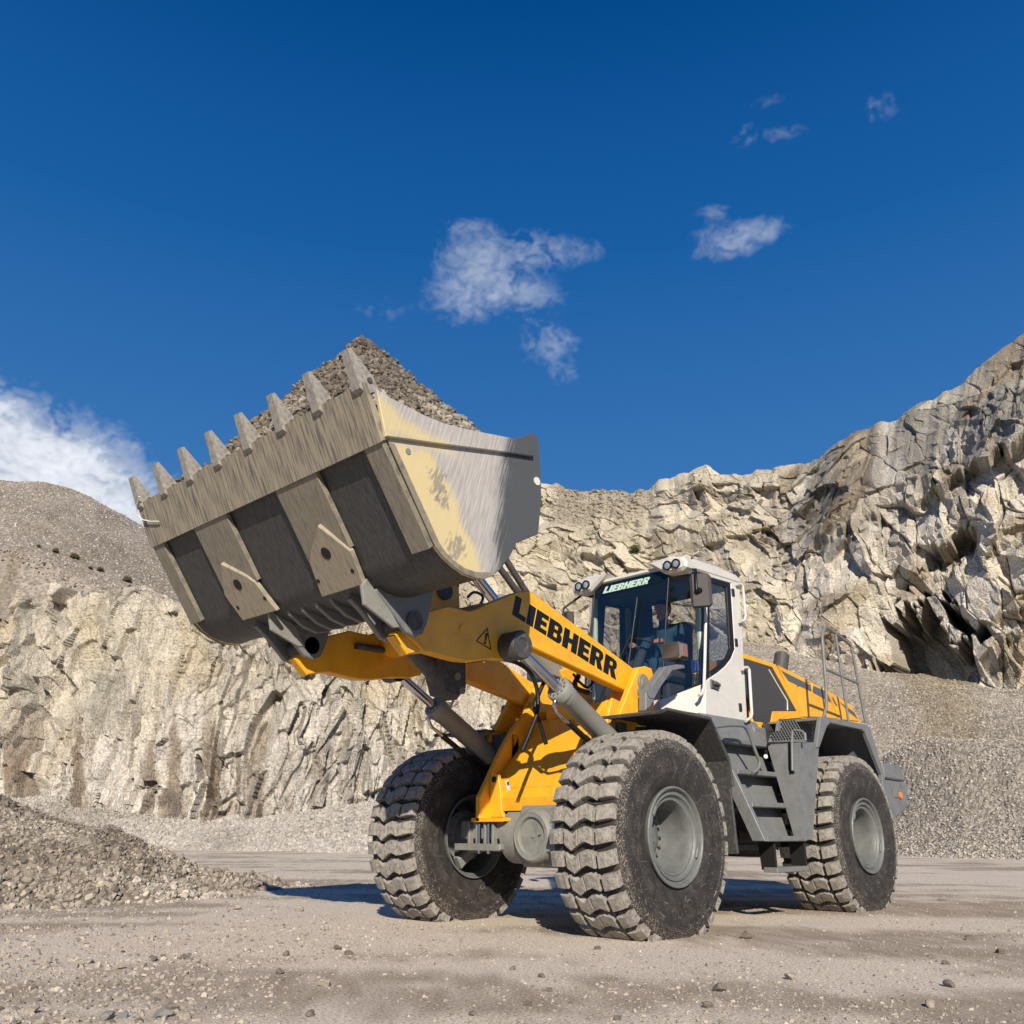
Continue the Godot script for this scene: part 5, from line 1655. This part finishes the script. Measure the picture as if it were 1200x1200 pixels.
	part(c, "beacon", MB.new().cyl(Vector3(-2.80, 3.66, -0.72), Vector3(-2.80, 3.60, -0.72), 0.045, 0.045, 16), M.black)
	# rear wall, floor, seat, steering
	part(c, "rear_wall", MB.new().box(Vector3(-2.70, 2.30, 0), Vector3(0.05, 0.62, 1.5), 0.01), M.interior)
	part(c, "rear_pane", MB.new().box(Vector3(-2.70, 3.10, 0), Vector3(0.008, 0.96, 1.28), 0.0), M.glass)
	part(c, "rear_screen_pillar", MB.new().box(Vector3(-2.66, 3.0, 0.52), Vector3(0.05, 1.1, 0.20), 0.02), M.interior)
	part(c, "cab_floor", MB.new().box(Vector3(-2.05, 1.97, 0), Vector3(1.35, 0.06, 1.54), 0.01), M.interior)
	part(c, "cab_floor", MB.new().box(Vector3(-1.62, 2.0, 0), Vector3(0.5, 0.05, 1.04), 0.01), M.interior)
	var seat := group_node(c, "seat")
	part(seat, "cushion", MB.new().box(Vector3(-2.22, 2.52, 0), Vector3(0.50, 0.14, 0.50), 0.05), M.interior)
	part(seat, "backrest", MB.new().box(Vector3(-2.50, 2.88, 0), Vector3(0.13, 0.66, 0.48), 0.05, Basis(Vector3(0, 0, 1), 0.12)), M.interior)
	part(seat, "pedestal", MB.new().box(Vector3(-2.22, 2.22, 0), Vector3(0.36, 0.46, 0.36), 0.03), M.interior)
	part(seat, "armrest", MB.new().box(Vector3(-2.25, 2.72, 0.32), Vector3(0.45, 0.07, 0.10), 0.03), M.interior)
	var sw := Vector3(-1.83, 2.80, 0.0)
	var sax := Vector3(-0.55, 0.83, 0).normalized()
	var st := group_node(c, "steering")
	var fr := MB.new().frame_of(sax)
	var ring := PackedVector3Array()
	for k in 33:
		var t := TAU * k / 32.0
		ring.append(sw + fr[0] * cos(t) * 0.20 + fr[1] * sin(t) * 0.20)
	part(st, "steering_wheel", MB.new().tube(ring, 0.016, 8).cyl(sw - sax * 0.02, sw + sax * 0.01, 0.05, 0.05, 16).cyl(sw - fr[0] * 0.2, sw + fr[0] * 0.2, 0.012, 0.012, 8), M.black)
	part(st, "column", MB.new().cyl(sw - sax * 0.02, sw - sax * 0.75, 0.05, 0.09, 16), M.interior)
	part(c, "console", MB.new().box(Vector3(-2.15, 2.45, 0.58), Vector3(0.8, 0.5, 0.22), 0.04), M.interior)
	part(c, "dash_display", MB.new().box(Vector3(-1.78, 2.72, 0.50), Vector3(0.05, 0.2, 0.28), 0.01), M.black)
	part(c, "blue_pouch", MB.new().box(pz(814.5, 781, -0.70), Vector3(0.03, 0.13, 0.10), 0.01), M.blue)
	# head lamp on its bracket beside the boom tower
	for s in [1.0, -1.0]:
		var hl := group_node(loader, "head_lamp")
		var arm := zs([802, 777, 803, 783, 788, 786, 774, 806, 762, 829, 757, 832, 757, 812, 780, 781], -0.98)
		if s < 0: arm = mirror(arm)
		part(hl, "bracket", MB.new().poly(arm, Vector3(0, 0, 0.09 * s), 0.008), M.grey)
		var lc := pz(791, 764, -0.95)
		if s < 0: lc.z = -lc.z
		part(hl, "lamp_housing", MB.new().box(lc, Vector3(0.16, 0.17, 0.24), 0.025), M.dark)
		part(hl, "lens", MB.new().box(lc + Vector3(0.082, 0, 0), Vector3(0.012, 0.145, 0.205), 0.01), M.headlens)
		part(hl, "indicator", MB.new().box(lc + Vector3(0.01, 0, -0.122 * s), Vector3(0.10, 0.13, 0.012), 0.005), M.indicator)
		var dc := pz(763, 811, -0.99)
		dc.z *= s
		part(hl, "bracket_disc", MB.new().cyl(dc, dc + Vector3(0, 0, 0.02 * s), 0.06, 0.06, 24), M.grey)

# ---- hood
func hood() -> void:
	var h := group_node(loader, "engine_hood")
	part(h, "hood_body", MB.new().poly(xy([-2.80, 1.96, -2.80, 2.76, -3.0, 2.775, -3.6, 2.745, -4.2, 2.69, -4.865, 2.59, -5.3, 2.51, -5.6, 2.44, -5.76, 2.34, -5.82, 2.22, -5.82, 2.0, -5.6, 1.96], -0.78), Vector3(0, 0, 1.56), 0.035), M.yellow)
	for s in [1.0, -1.0]:
		var f := func(a: PackedVector3Array) -> PackedVector3Array: return a if s > 0 else mirror(a)
		var v := Vector3(0, 0, 0.018 * s)
		part(h, "screen_frame", MB.new().poly(f.call(zs([870, 765.5, 909, 778.5, 941, 841, 913, 843.5, 910, 857.5, 876, 854, 874, 843, 879, 843.5, 884.5, 845.5, 903, 847.5, 905.5, 833.5, 934, 833.5, 905.5, 782, 870, 771], -0.802)), v + Vector3(0, 0, 0.02 * s), 0.004), M.yellow)
		part(h, "side_screen", MB.new().poly(f.call(zs([870, 771.5, 905, 782.5, 933.5, 833, 905, 833, 902.5, 847, 884.5, 845, 872, 804], -0.796)), Vector3(0, 0, 0.012 * s), 0.0), mat(Color(0.25, 0.24, 0.23), 0.5))
		part(h, "screen_trim", MB.new().tube(f.call(zs([901, 785, 912, 804, 922.5, 821, 922.8, 832.5], -0.799)), 0.010, 6), M.cream)
		for pl in [[911.5, 779.5, 950, 798.5, 936.5, 801, 933, 806, 937.8, 839], [937.4, 803.2, 951, 804.8, 961.2, 840, 939, 840, 934.8, 806.5], [951.9, 800.5, 970.3, 809, 982.2, 842, 962.1, 841, 951.9, 806], [971.1, 809.7, 998, 826.5, 1007, 845, 983.1, 843]]:
			part(h, "side_panel", MB.new().poly(f.call(zs(pl, -0.796)), v, 0.003), M.yellow)
		for pl in [[915.5, 785.5, 930, 793, 944, 800, 950, 802.5, 951, 810.5, 924, 798], [952.8, 803.5, 969, 810.5, 974.5, 823.5, 952.8, 811.5], [976, 816.5, 982, 828, 979, 826, 975.5, 818.5], [984, 822.5, 1001, 834.5, 1005.5, 843, 994, 833.5]]:
			part(h, "side_stripe", MB.new().poly(f.call(zs(pl, -0.7995)), v * 0.3, 0.0), M.stripe)
	var eb := pz(912, 786, -0.30)
	var et := eb + Vector3(-0.10, 0.22, 0)
	part(h, "exhaust_pipe", MB.new().lathe(eb - Vector3(0, 0.1, 0), (et - eb).normalized(), [Vector2(0.10, 0.0), Vector2(0.10, 0.36), Vector2(0.09, 0.37), Vector2(0.085, 0.36), Vector2(0.085, 0.1)], 24), M.dark)

# ---- rear frame, ladder, platform, mudguards, rails, counterweight
func rear() -> void:
	var fr := group_node(loader, "rear_frame")
	part(fr, "chassis", MB.new().box(Vector3(-3.4, 1.22, 0), Vector3(3.6, 0.80, 1.10), 0.03), M.dark)
	part(fr, "tank", MB.new().box(Vector3(-1.95, 1.30, 0), Vector3(0.9, 1.2, 1.3), 0.03), M.dark)
	part(fr, "belly_plate", MB.new().box(Vector3(-2.2, 0.66, 0), Vector3(1.4, 0.06, 1.7), 0.01), M.dark)
	part(fr, "engine_bay", MB.new().box(Vector3(-4.3, 1.72, 0), Vector3(2.9, 0.47, 1.5), 0.02), M.dark)
	part(fr, "deck_filler", MB.new().box(Vector3(-3.0, 1.74, 0), Vector3(0.62, 0.40, 1.72), 0.02), M.grey)
	part(fr, "cab_deck", MB.new().box(Vector3(-2.3, 1.89, 0), Vector3(1.25, 0.09, 1.66), 0.01), M.grey)
	for s in [1.0, -1.0]:
		var f := func(a: PackedVector3Array) -> PackedVector3Array: return a if s > 0 else mirror(a)
		var sd := group_node(loader, "access_ladder")
		# deck edge under the cab down to the ladder
		part(sd, "deck_panel", MB.new().poly(f.call(PackedVector3Array([Vector3(-1.10, 1.86, -0.84), Vector3(-2.75, 1.86, -0.84), Vector3(-2.75, 1.58, -0.90), Vector3(-1.10, 1.58, -0.90)])), Vector3(0, 0, 0.03 * s), 0.004), M.grey)
		# stringer leaning inboard
		part(sd, "stringer", MB.new().poly(f.call(PackedVector3Array([Vector3(-1.62, 0.725, -1.50), Vector3(-1.62, 0.725, -1.36), Vector3(-1.62, 1.72, -0.92), Vector3(-1.62, 1.72, -1.06)])), Vector3(0.06, 0, 0), 0.006), M.grey)
		# tapered housing behind the ladder
		var a := [pz(937, 870, -1.5), pz(960, 870, -1.5), pz(952.5, 984, -1.5), pz(937, 984, -1.5)]
		var b := [Vector3(a[0].x, a[0].y, -1.12), Vector3(a[1].x, a[1].y, -1.0), Vector3(a[2].x, a[2].y, -1.30), Vector3(a[3].x, a[3].y, -1.45)]
		if s < 0:
			for k in 4:
				a[k].z = -a[k].z; b[k].z = -b[k].z
		var mb := MB.new()
		mb.quad(a[0], a[1], a[2], a[3]); mb.quad(b[0], b[1], b[2], b[3])
		for k in 4: mb.quad(a[k], a[(k + 1) % 4], b[(k + 1) % 4], b[k])
		var hs := part(sd, "side_housing", mb, M.grey)
		# black sheet for the shade inside a grab slot, and the handle before it
		var pn: Vector3 = (a[3] - a[0]).cross(b[0] - a[0]).normalized()
		if pn.x < 0.0: pn = -pn
		if s > 0:
			var slot := PackedVector3Array()
			for e in [[923.3, 869], [926, 869], [926.8, 900], [931.8, 905], [930.5, 907.2], [926.5, 906.5], [924, 902]]:
				slot.append(pp(e[0], e[1], a[0], pn))
			part(hs, "slot_shade_sheet", MB.new().poly(slot, pn * 0.004), M.black)
			var hp := PackedVector3Array()
			for e in [[928.5, 903], [928, 868], [928.5, 857.5], [931, 855.5], [940, 857], [943.5, 860], [943.8, 868]]:
				hp.append(pp(e[0], e[1], a[0] + pn * 0.05, pn))
			part(hs, "grab_handle", MB.new().tube(hp, 0.014, 8), M.grey)
		for k in 4:
			var t := k / 3.0
			var y := lerpf(0.745, 1.70, t)
			var z: float = lerpf(-1.41, -1.02, t) * s
			var tread := part(sd, "step", MB.new().box(Vector3((-1.62 + lerpf(-2.38, -2.86, t)) * 0.5, y, z), Vector3(-1.62 - lerpf(-2.38, -2.86, t), 0.05, 0.17), 0.008), M.grey)
			part(sd, "step_riser", MB.new().poly(PackedVector3Array([Vector3(-1.66, y + 0.02, z + 0.09 * s), Vector3(lerpf(-2.38, -2.86, t), y + 0.02, z + 0.09 * s), Vector3(lerpf(-2.50, -2.86, t), y + 0.30, z + 0.22 * s), Vector3(-1.66, y + 0.30, z + 0.22 * s)]), Vector3(0, 0, 0.01 * s), 0.0), M.grey)
		# hanging bottom step
		for x in [-1.80, -2.42]:
			part(sd, "strap", MB.new().poly(f.call(PackedVector3Array([Vector3(x, 0.72, -1.46), Vector3(x, 0.72, -1.28), Vector3(x, 0.46, -1.30), Vector3(x, 0.46, -1.46)])), Vector3(-0.025, 0, 0), 0.003), M.rubber)
		part(sd, "bottom_step", MB.new().box(Vector3(-2.12, 0.46, -1.40 * s), Vector3(0.66, 0.05, 0.15), 0.008), M.grey)
		if s > 0:
			var cv := Curve3D.new()
			var pts := zs([836, 852, 852, 850, 866, 850, 873, 852, 878, 860, 885, 880, 890, 893, 888, 901, 881.5, 906], -1.28)
			for k in pts.size():
				var tg := (pts[mini(k + 1, pts.size() - 1)] - pts[maxi(k - 1, 0)]) * 0.17
				cv.add_point(pts[k], -tg, tg)
			cv.bake_interval = 0.04
			part(sd, "hand_rail", MB.new().tube(cv.get_baked_points(), 0.018, 8), M.grey)
			part(sd, "reflector", MB.new().cyl(pz(897, 886.5, -1.2), pz(897, 886.5, -1.2) + Vector3(0.01, 0, -0.01), 0.022, 0.022, 16), M.cream)
		# rear mudguard
		var mg := group_node(loader, "rear_mudguard")
		var e0 := pz(962, 841, -1.5); var e1 := pz(1017, 851, -1.5); var e2 := pz(1035, 908, -1.5); var e3 := pz(1040, 935, -1.5)
		var es := [e0, e1, e2, e3]
		if s < 0:
			for k in 4: es[k].z = -es[k].z
		mb = MB.new()
		for k in 3:
			var p0: Vector3 = es[k]
			var p1: Vector3 = es[k + 1]
			var dd := (p1 - p0).normalized()
			var n2 := Vector3(dd.y, -dd.x, 0) * 0.02
			mb.poly(PackedVector3Array([p0, p1, p1 - n2, p0 - n2]), Vector3(0, 0, 0.66 * s), 0.0)
		part(mg, "guard_sheet", mb, M.grey)
		part(mg, "guard_edge", MB.new().poly(f.call(zs([962, 840, 966, 839.5, 1017, 849.5, 1020, 853, 1036, 907, 1041, 935, 1036.5, 934, 1033.5, 908, 1014, 858, 1010, 855, 973, 847, 969, 852, 960.5, 876, 957, 876], -1.515)), Vector3(0, 0, 0.05 * s), 0.006), M.grey)
		part(mg, "inner_panel", MB.new().poly(f.call(PackedVector3Array([Vector3(-2.95, 2.0, -0.86), Vector3(-4.35, 2.0, -0.86), Vector3(-4.65, 1.5, -0.86), Vector3(-4.65, 0.9, -0.86), Vector3(-2.95, 0.9, -0.86)])), Vector3(0, 0, 0.03 * s), 0.0), M.dark)
		# walkway plate; small black pieces stand in for its shaded perforations
		var wk := part(mg, "walkway", MB.new().poly(f.call(zs([912.5, 845, 955, 840.5, 962, 841, 960, 870, 903, 869.5, 906, 858.5, 911, 857.5], -1.20)), Vector3(0, 0, 0.03 * s), 0.003), M.grey)
		mb = MB.new()
		for r in 8:
			for q in 17:
				var qx := 904.0 + q * 3.3 + (r % 2) * 1.6
				var qy := 846.5 + r * 2.9 - (qx - 904.0) * 0.05
				if (r < 4 and qx < 915.0) or qx > 951.0: continue
				var hc := pz(qx, qy, -1.20)
				hc.z *= s
				mb.box(hc + Vector3(0, 0, -0.002 * s), Vector3(0.030, 0.020, 0.008), 0.0, Basis(Vector3(0, 0, 1), 0.3))
		part(wk, "hole_shade_pieces", mb, M.black).set_meta("kind", "stuff")
		# guard rail
		var z: float = -1.28 * s
		var rp := func(x: float, y: float) -> Vector3:
			var p := pz(x, y, -1.28)
			p.z = z
			return p
		var gr := group_node(loader, "guard_rail")
		part(gr, "rail_frame", MB.new().tube(PackedVector3Array([rp.call(963.5, 846), rp.call(968.5, 828), rp.call(968, 805), rp.call(963.6, 750), rp.call(963.8, 742), rp.call(966, 736), rp.call(969, 735.5), rp.call(979, 742), rp.call(992, 752), rp.call(996, 755.5), rp.call(998.3, 760), rp.call(1014.5, 847)]), 0.020, 8), M.grey)
		part(gr, "rail_post", MB.new().tube(PackedVector3Array([rp.call(979, 743), rp.call(994.5, 846)]), 0.017, 8), M.grey)
		part(gr, "cross_rail", MB.new().tube(PackedVector3Array([rp.call(967.5, 784), rp.call(1006.5, 801.5)]), 0.017, 8), M.grey)
	# counterweight
	var cw := part(loader, "counterweight", MB.new().poly(zs([1036, 913, 1063.5, 917, 1064.5, 947, 1047, 963, 1036, 962], -1.32), Vector3(0, 0, 2.64), 0.03), M.grey)
	part(cw, "top_cover", MB.new().poly(zs([1034, 893.5, 1056, 897.5, 1061.5, 916, 1037, 912], -1.30), Vector3(0, 0, 2.6), 0.02), M.grey)
	var ml := pz(1054.5, 932, -1.322)
	part(cw, "marker_lamp", MB.new().cyl(ml, ml + Vector3(0, 0, -0.02), 0.045, 0.04, 16), M.orange)
	part(cw, "lamp_bezel", MB.new().box(ml + Vector3(0.10, 0.02, -0.003), Vector3(0.22, 0.10, 0.012), 0.004), M.grey)

# ---------------------------------------------------------------- driver: one skin meshed from bones
func skin_mesh(bones: Array, lo: Vector3, hi: Vector3, cell: float, k: float) -> MB:
	var nx := int((hi.x - lo.x) / cell) + 2
	var ny := int((hi.y - lo.y) / cell) + 2
	var nz := int((hi.z - lo.z) / cell) + 2
	var fld := PackedFloat32Array()
	fld.resize(nx * ny * nz)
	fld.fill(1.0)
	for b in bones:
		var a: Vector3 = b[0]; var c: Vector3 = b[1]
		var ra: float = b[2]; var rc: float = b[3]
		var m := maxf(ra, rc) + k + cell
		var i0 := maxi(0, int((minf(a.x, c.x) - m - lo.x) / cell)); var i1 := mini(nx, int((maxf(a.x, c.x) + m - lo.x) / cell) + 2)
		var j0 := maxi(0, int((minf(a.y, c.y) - m - lo.y) / cell)); var j1 := mini(ny, int((maxf(a.y, c.y) + m - lo.y) / cell) + 2)
		var l0 := maxi(0, int((minf(a.z, c.z) - m - lo.z) / cell)); var l1 := mini(nz, int((maxf(a.z, c.z) + m - lo.z) / cell) + 2)
		var d := c - a
		var dl := maxf(d.length_squared(), 1e-9)
		for l in range(l0, l1):
			for j in range(j0, j1):
				for i in range(i0, i1):
					var p := lo + Vector3(i, j, l) * cell
					var t := clampf((p - a).dot(d) / dl, 0.0, 1.0)
					var v := (p - a - d * t).length() - lerpf(ra, rc, t)
					var q := (l * ny + j) * nx + i
					var o := fld[q]
					var hh := clampf(0.5 + 0.5 * (o - v) / k, 0.0, 1.0)
					fld[q] = lerpf(o, v, hh) - k * hh * (1.0 - hh)
	var vid := {}
	var vs := PackedVector3Array()
	var mb := MB.new()
	var offs := [Vector3i(0, 0, 0), Vector3i(1, 0, 0), Vector3i(0, 1, 0), Vector3i(1, 1, 0), Vector3i(0, 0, 1), Vector3i(1, 0, 1), Vector3i(0, 1, 1), Vector3i(1, 1, 1)]
	var edges := [[0, 1], [2, 3], [4, 5], [6, 7], [0, 2], [1, 3], [4, 6], [5, 7], [0, 4], [1, 5], [2, 6], [3, 7]]
	for l in nz - 1:
		for j in ny - 1:
			for i in nx - 1:
				var q := (l * ny + j) * nx + i
				if absf(fld[q]) > cell * 2.5: continue
				var f := []
				var neg := 0
				for o in offs:
					var w := fld[((l + o.z) * ny + j + o.y) * nx + i + o.x]
					f.append(w)
					if w < 0.0: neg += 1
				if neg == 0 or neg == 8: continue
				var s := Vector3.ZERO
				var cnt := 0
				for e in edges:
					var fa: float = f[e[0]]; var fb: float = f[e[1]]
					if (fa < 0.0) != (fb < 0.0):
						var t := fa / (fa - fb)
						s += Vector3(offs[e[0]]).lerp(Vector3(offs[e[1]]), t)
						cnt += 1
				vid[q] = vs.size()
				vs.append(lo + (Vector3(i, j, l) + s / cnt) * cell)
	var nrm := PackedVector3Array()
	nrm.resize(vs.size())
	var quads: Array = []
	var strides := [1, nx, nx * ny]
	for l in range(1, nz - 1):
		for j in range(1, ny - 1):
			for i in range(1, nx - 1):
				var q := (l * ny + j) * nx + i
				if not vid.has(q): continue
				for ax in 3:
					var q2: int = q + strides[ax]
					if (fld[q] < 0.0) == (fld[q2] < 0.0): continue
					var u: int = strides[(ax + 1) % 3]
					var w: int = strides[(ax + 2) % 3]
					if vid.has(q - u) and vid.has(q - w) and vid.has(q - u - w):
						var qa := [vid[q], vid[q - u], vid[q - u - w], vid[q - w]]
						if fld[q] > 0.0: qa.reverse()
						quads.append(qa)
						var n := (vs[qa[2]] - vs[qa[0]]).cross(vs[qa[3]] - vs[qa[1]])
						for e in qa: nrm[e] += n
	for i in nrm.size(): nrm[i] = nrm[i].normalized()
	for qa in quads:
		mb.tris(vs[qa[0]], vs[qa[1]], vs[qa[2]], nrm[qa[0]], nrm[qa[1]], nrm[qa[2]])
		mb.tris(vs[qa[0]], vs[qa[2]], vs[qa[3]], nrm[qa[0]], nrm[qa[2]], nrm[qa[3]])
	return mb
func driver() -> void:
	var o := Node3D.new()
	o.name = "person"
	add_child(o)
	tag(o, "driver in a blue jacket seated at the loader's steering wheel", "person")
	var hip := Vector3(-2.28, 2.70, 0.0)
	var chest := Vector3(-2.33, 3.02, 0.0)
	var neck := Vector3(-2.30, 3.19, 0.0)
	var head := Vector3(-2.27, 3.345, 0.0)
	var bones: Array = [[hip + Vector3(0, 0, -0.09), hip + Vector3(0, 0, 0.09), 0.13, 0.13], [hip, chest, 0.14, 0.15], [chest + Vector3(0, 0.03, -0.11), chest + Vector3(0, 0.03, 0.11), 0.115, 0.115], [chest, neck, 0.11, 0.06], [neck, head - Vector3(0, 0.07, 0), 0.058, 0.055]]
	for s in [-1.0, 1.0]:
		var sh := Vector3(-2.33, 3.10, 0.20 * s)
		var el := Vector3(-2.16, 2.84, 0.27 * s)
		var wr := Vector3(-1.95, 2.89, 0.20 * s)
		bones.append([sh, el, 0.07, 0.052])
		bones.append([el, wr, 0.05, 0.035])
		var kn := Vector3(-1.82, 2.62, 0.15 * s)
		var an := Vector3(-1.72, 2.14, 0.14 * s)
		bones.append([hip + Vector3(0.02, -0.02, 0.09 * s), kn, 0.095, 0.065])
		bones.append([kn, an, 0.062, 0.042])
		bones.append([an + Vector3(-0.03, -0.06, 0), an + Vector3(0.17, -0.07, 0), 0.045, 0.035])
	var mb := skin_mesh(bones, Vector3(-2.6, 1.98, -0.42), Vector3(-1.45, 3.36, 0.42), 0.018, 0.035)
	part(o, "body", mb, M.cloth)
	# head with brow, nose, jaw and ears
	var hb: Array = [[head + Vector3(-0.02, 0.03, 0), head + Vector3(0.01, 0.03, 0), 0.088, 0.085], [head + Vector3(0.02, -0.05, 0), head + Vector3(0.05, -0.085, 0), 0.062, 0.042], [head + Vector3(0.088, 0.005, 0), head + Vector3(0.105, -0.03, 0), 0.008, 0.014], [head + Vector3(0.06, 0.035, -0.035), head + Vector3(0.06, 0.035, 0.035), 0.026, 0.026], [head + Vector3(0.075, -0.062, -0.018), head + Vector3(0.075, -0.062, 0.018), 0.010, 0.010], [head - Vector3(0, 0.06, 0), neck, 0.052, 0.05]]
	for s in [-1.0, 1.0]:
		hb.append([head + Vector3(-0.01, 0.02, 0.086 * s), head + Vector3(-0.005, -0.025, 0.084 * s), 0.014, 0.010])
	part(o, "head", skin_mesh(hb, head - Vector3(0.16, 0.20, 0.14), head + Vector3(0.16, 0.17, 0.14), 0.007, 0.02), M.skin)
	part(o, "hair", skin_mesh([[head + Vector3(-0.035, 0.05, 0), head + Vector3(0.0, 0.06, 0), 0.092, 0.086], [head + Vector3(-0.05, 0.0, 0), head + Vector3(-0.045, -0.04, 0), 0.075, 0.055]], head - Vector3(0.2, 0.16, 0.14), head + Vector3(0.14, 0.2, 0.14), 0.009, 0.02), M.hair)
	# hands on the wheel rim
	for s in [-1.0, 1.0]:
		var wr := Vector3(-1.95, 2.89, 0.20 * s)
		var pl := wr + Vector3(0.065, 0.0, -0.005 * s)
		var fb: Array = [[wr, pl, 0.026, 0.036], [pl + Vector3(0, 0, -0.02), pl + Vector3(0, 0, 0.02), 0.026, 0.026]]
		for k in 4:
			var zz := (-0.03 + 0.02 * k)
			var kn := pl + Vector3(0.045, 0.005, zz)
			var l: float = [0.028, 0.033, 0.030, 0.024][k]
			fb.append([pl + Vector3(0.01, 0, zz * 0.9), kn, 0.010, 0.010])
			fb.append([kn, kn + Vector3(0.012, -l, 0), 0.0095, 0.009])
			fb.append([kn + Vector3(0.012, -l, 0), kn + Vector3(-0.015, -l - 0.016, 0), 0.009, 0.0075])
		fb.append([pl + Vector3(-0.01, 0, -0.03 * s), pl + Vector3(0.02, -0.02, -0.048 * s), 0.012, 0.010])
		fb.append([pl + Vector3(0.02, -0.02, -0.048 * s), pl + Vector3(0.045, -0.035, -0.04 * s), 0.010, 0.008])
		part(o, "hand", skin_mesh(fb, pl - Vector3(0.12, 0.10, 0.10), pl + Vector3(0.10, 0.07, 0.10), 0.005, 0.006), M.skin)

# small bush on the rock
func bush(called: String, at: Vector3, r: float, label: String) -> void:
	var o := Node3D.new()
	o.name = called
	add_child(o)
	o.position = at
	tag(o, label, "bush", "dry shrubs along the cliff top" if called.begins_with("dry") else "")
	var leaf := Color(0.07, 0.085, 0.025) if called == "bush" else Color(0.085, 0.07, 0.035)
	var mb := MB.new()
	mb.use_col = true
	for k in 260:
		var d := Vector3(rng.randfn(), absf(rng.randfn()) * 0.8, rng.randfn()).normalized() * r * pow(rng.randf(), 0.5)
		var b := Basis(Vector3(rng.randfn(), rng.randfn(), rng.randfn()).normalized(), rng.randf() * TAU)
		mb.tint = leaf * rng.randf_range(0.6, 1.6)
		var s := r * 0.16
		mb.tri(d + b * Vector3(-s, 0, 0), d + b * Vector3(s, 0, 0), d + b * Vector3(0, s * 2.2, 0))
	part(o, "foliage", mb, M.stone)
	part(o, "stem", MB.new().cyl(Vector3(0, -r, 0), Vector3(0, r * 0.4, 0), r * 0.08, r * 0.04, 6), M.darkStone)

func _ready() -> void:
	rng.seed = 12345
	var pitch := 0.346958
	var yaw := 2.373455
	FW = Vector3(cos(yaw) * cos(pitch), sin(pitch), sin(yaw) * cos(pitch))
	RT = FW.cross(Vector3.UP).normalized()
	UP = RT.cross(FW)
	FH = Vector3(FW.x, 0, FW.z).normalized()
	var cam := Camera3D.new()
	cam.name = "camera"
	cam.fov = rad_to_deg(2.0 * atan(600.0 / FOC))
	cam.far = 1500.0
	cam.near = 0.05
	add_child(cam)
	cam.look_at_from_position(CAM, CAM + FW, Vector3.UP)
	cam.current = true
	var env := Environment.new()
	env.background_mode = Environment.BG_SKY
	var sky := Sky.new()
	var sm := PanoramaSkyMaterial.new()
	sm.panorama = ImageTexture.create_from_image(sky_image())
	sky.sky_material = sm
	env.sky = sky
	env.background_energy_multiplier = 1.0
	env.tonemap_mode = Environment.TONE_MAPPER_LINEAR
	env.tonemap_exposure = 1.3
	env.sdfgi_enabled = true
	env.ssao_enabled = true
	env.ssil_enabled = true
	var we := WorldEnvironment.new()
	we.name = "environment"
	we.environment = env
	add_child(we)
	var sun := DirectionalLight3D.new()
	sun.name = "sun"
	sun.light_energy = 1.6
	sun.light_color = Color(1.0, 0.955, 0.88)
	sun.light_angular_distance = 0.53
	sun.shadow_enabled = true
	add_child(sun)
	sun.look_at_from_position(Vector3.ZERO, Vector3(-0.94, -0.70, 1.0), Vector3.UP)
	print("sky ", Time.get_ticks_msec())
	make_materials()
	print("materials ", Time.get_ticks_msec())
	ground()
	left_cliff()
	right_wall()
	scree()
	mound()
	print("terrain ", Time.get_ticks_msec())
	heap()
	stones_far()
	pebbles()
	print("stones ", Time.get_ticks_msec())
	loader = Node3D.new()
	loader.name = "wheel_loader"
	add_child(loader)
	tag(loader, "yellow and grey articulated wheel loader with its filled bucket raised", "wheel loader")
	bucket()
	boom()
	front_frame()
	mudguards()
	cab()
	hood()
	rear()
	make_wheel(Vector3(0, AX, -TR), -1.0, 2, false)
	make_wheel(Vector3(0, AX, TR), 1.0, 1, false)
	make_wheel(Vector3(-WB, AX, -TR), -1.0, 1, false)
	make_wheel(Vector3(-WB, AX, TR), 1.0, 0, false)
	print("loader ", Time.get_ticks_msec())
	bucket_fill()
	driver()
	bush("bush", bush_at + Vector3(0, 0.25, 0), 0.75, "small yellow-green bush growing in the fractured rock face")
	for k in 7:
		var bs: float = [-37.6, -36.4, -35.0, -33.2, -32.6, -30.5, -29.8][k]
		var bd: float = 67.2 + (k % 3) * 0.4
		var bp := CAM + FH * bd + RT * bs
		bp.y = mound_y(bd, bs) + 0.12
		bush("dry_shrub" if k == 0 else "dry_shrub_%03d" % k, bp, 0.18 + 0.09 * (k % 3), "low dry brown shrub on the gravel along the cliff top")
	print("done ", Time.get_ticks_msec())
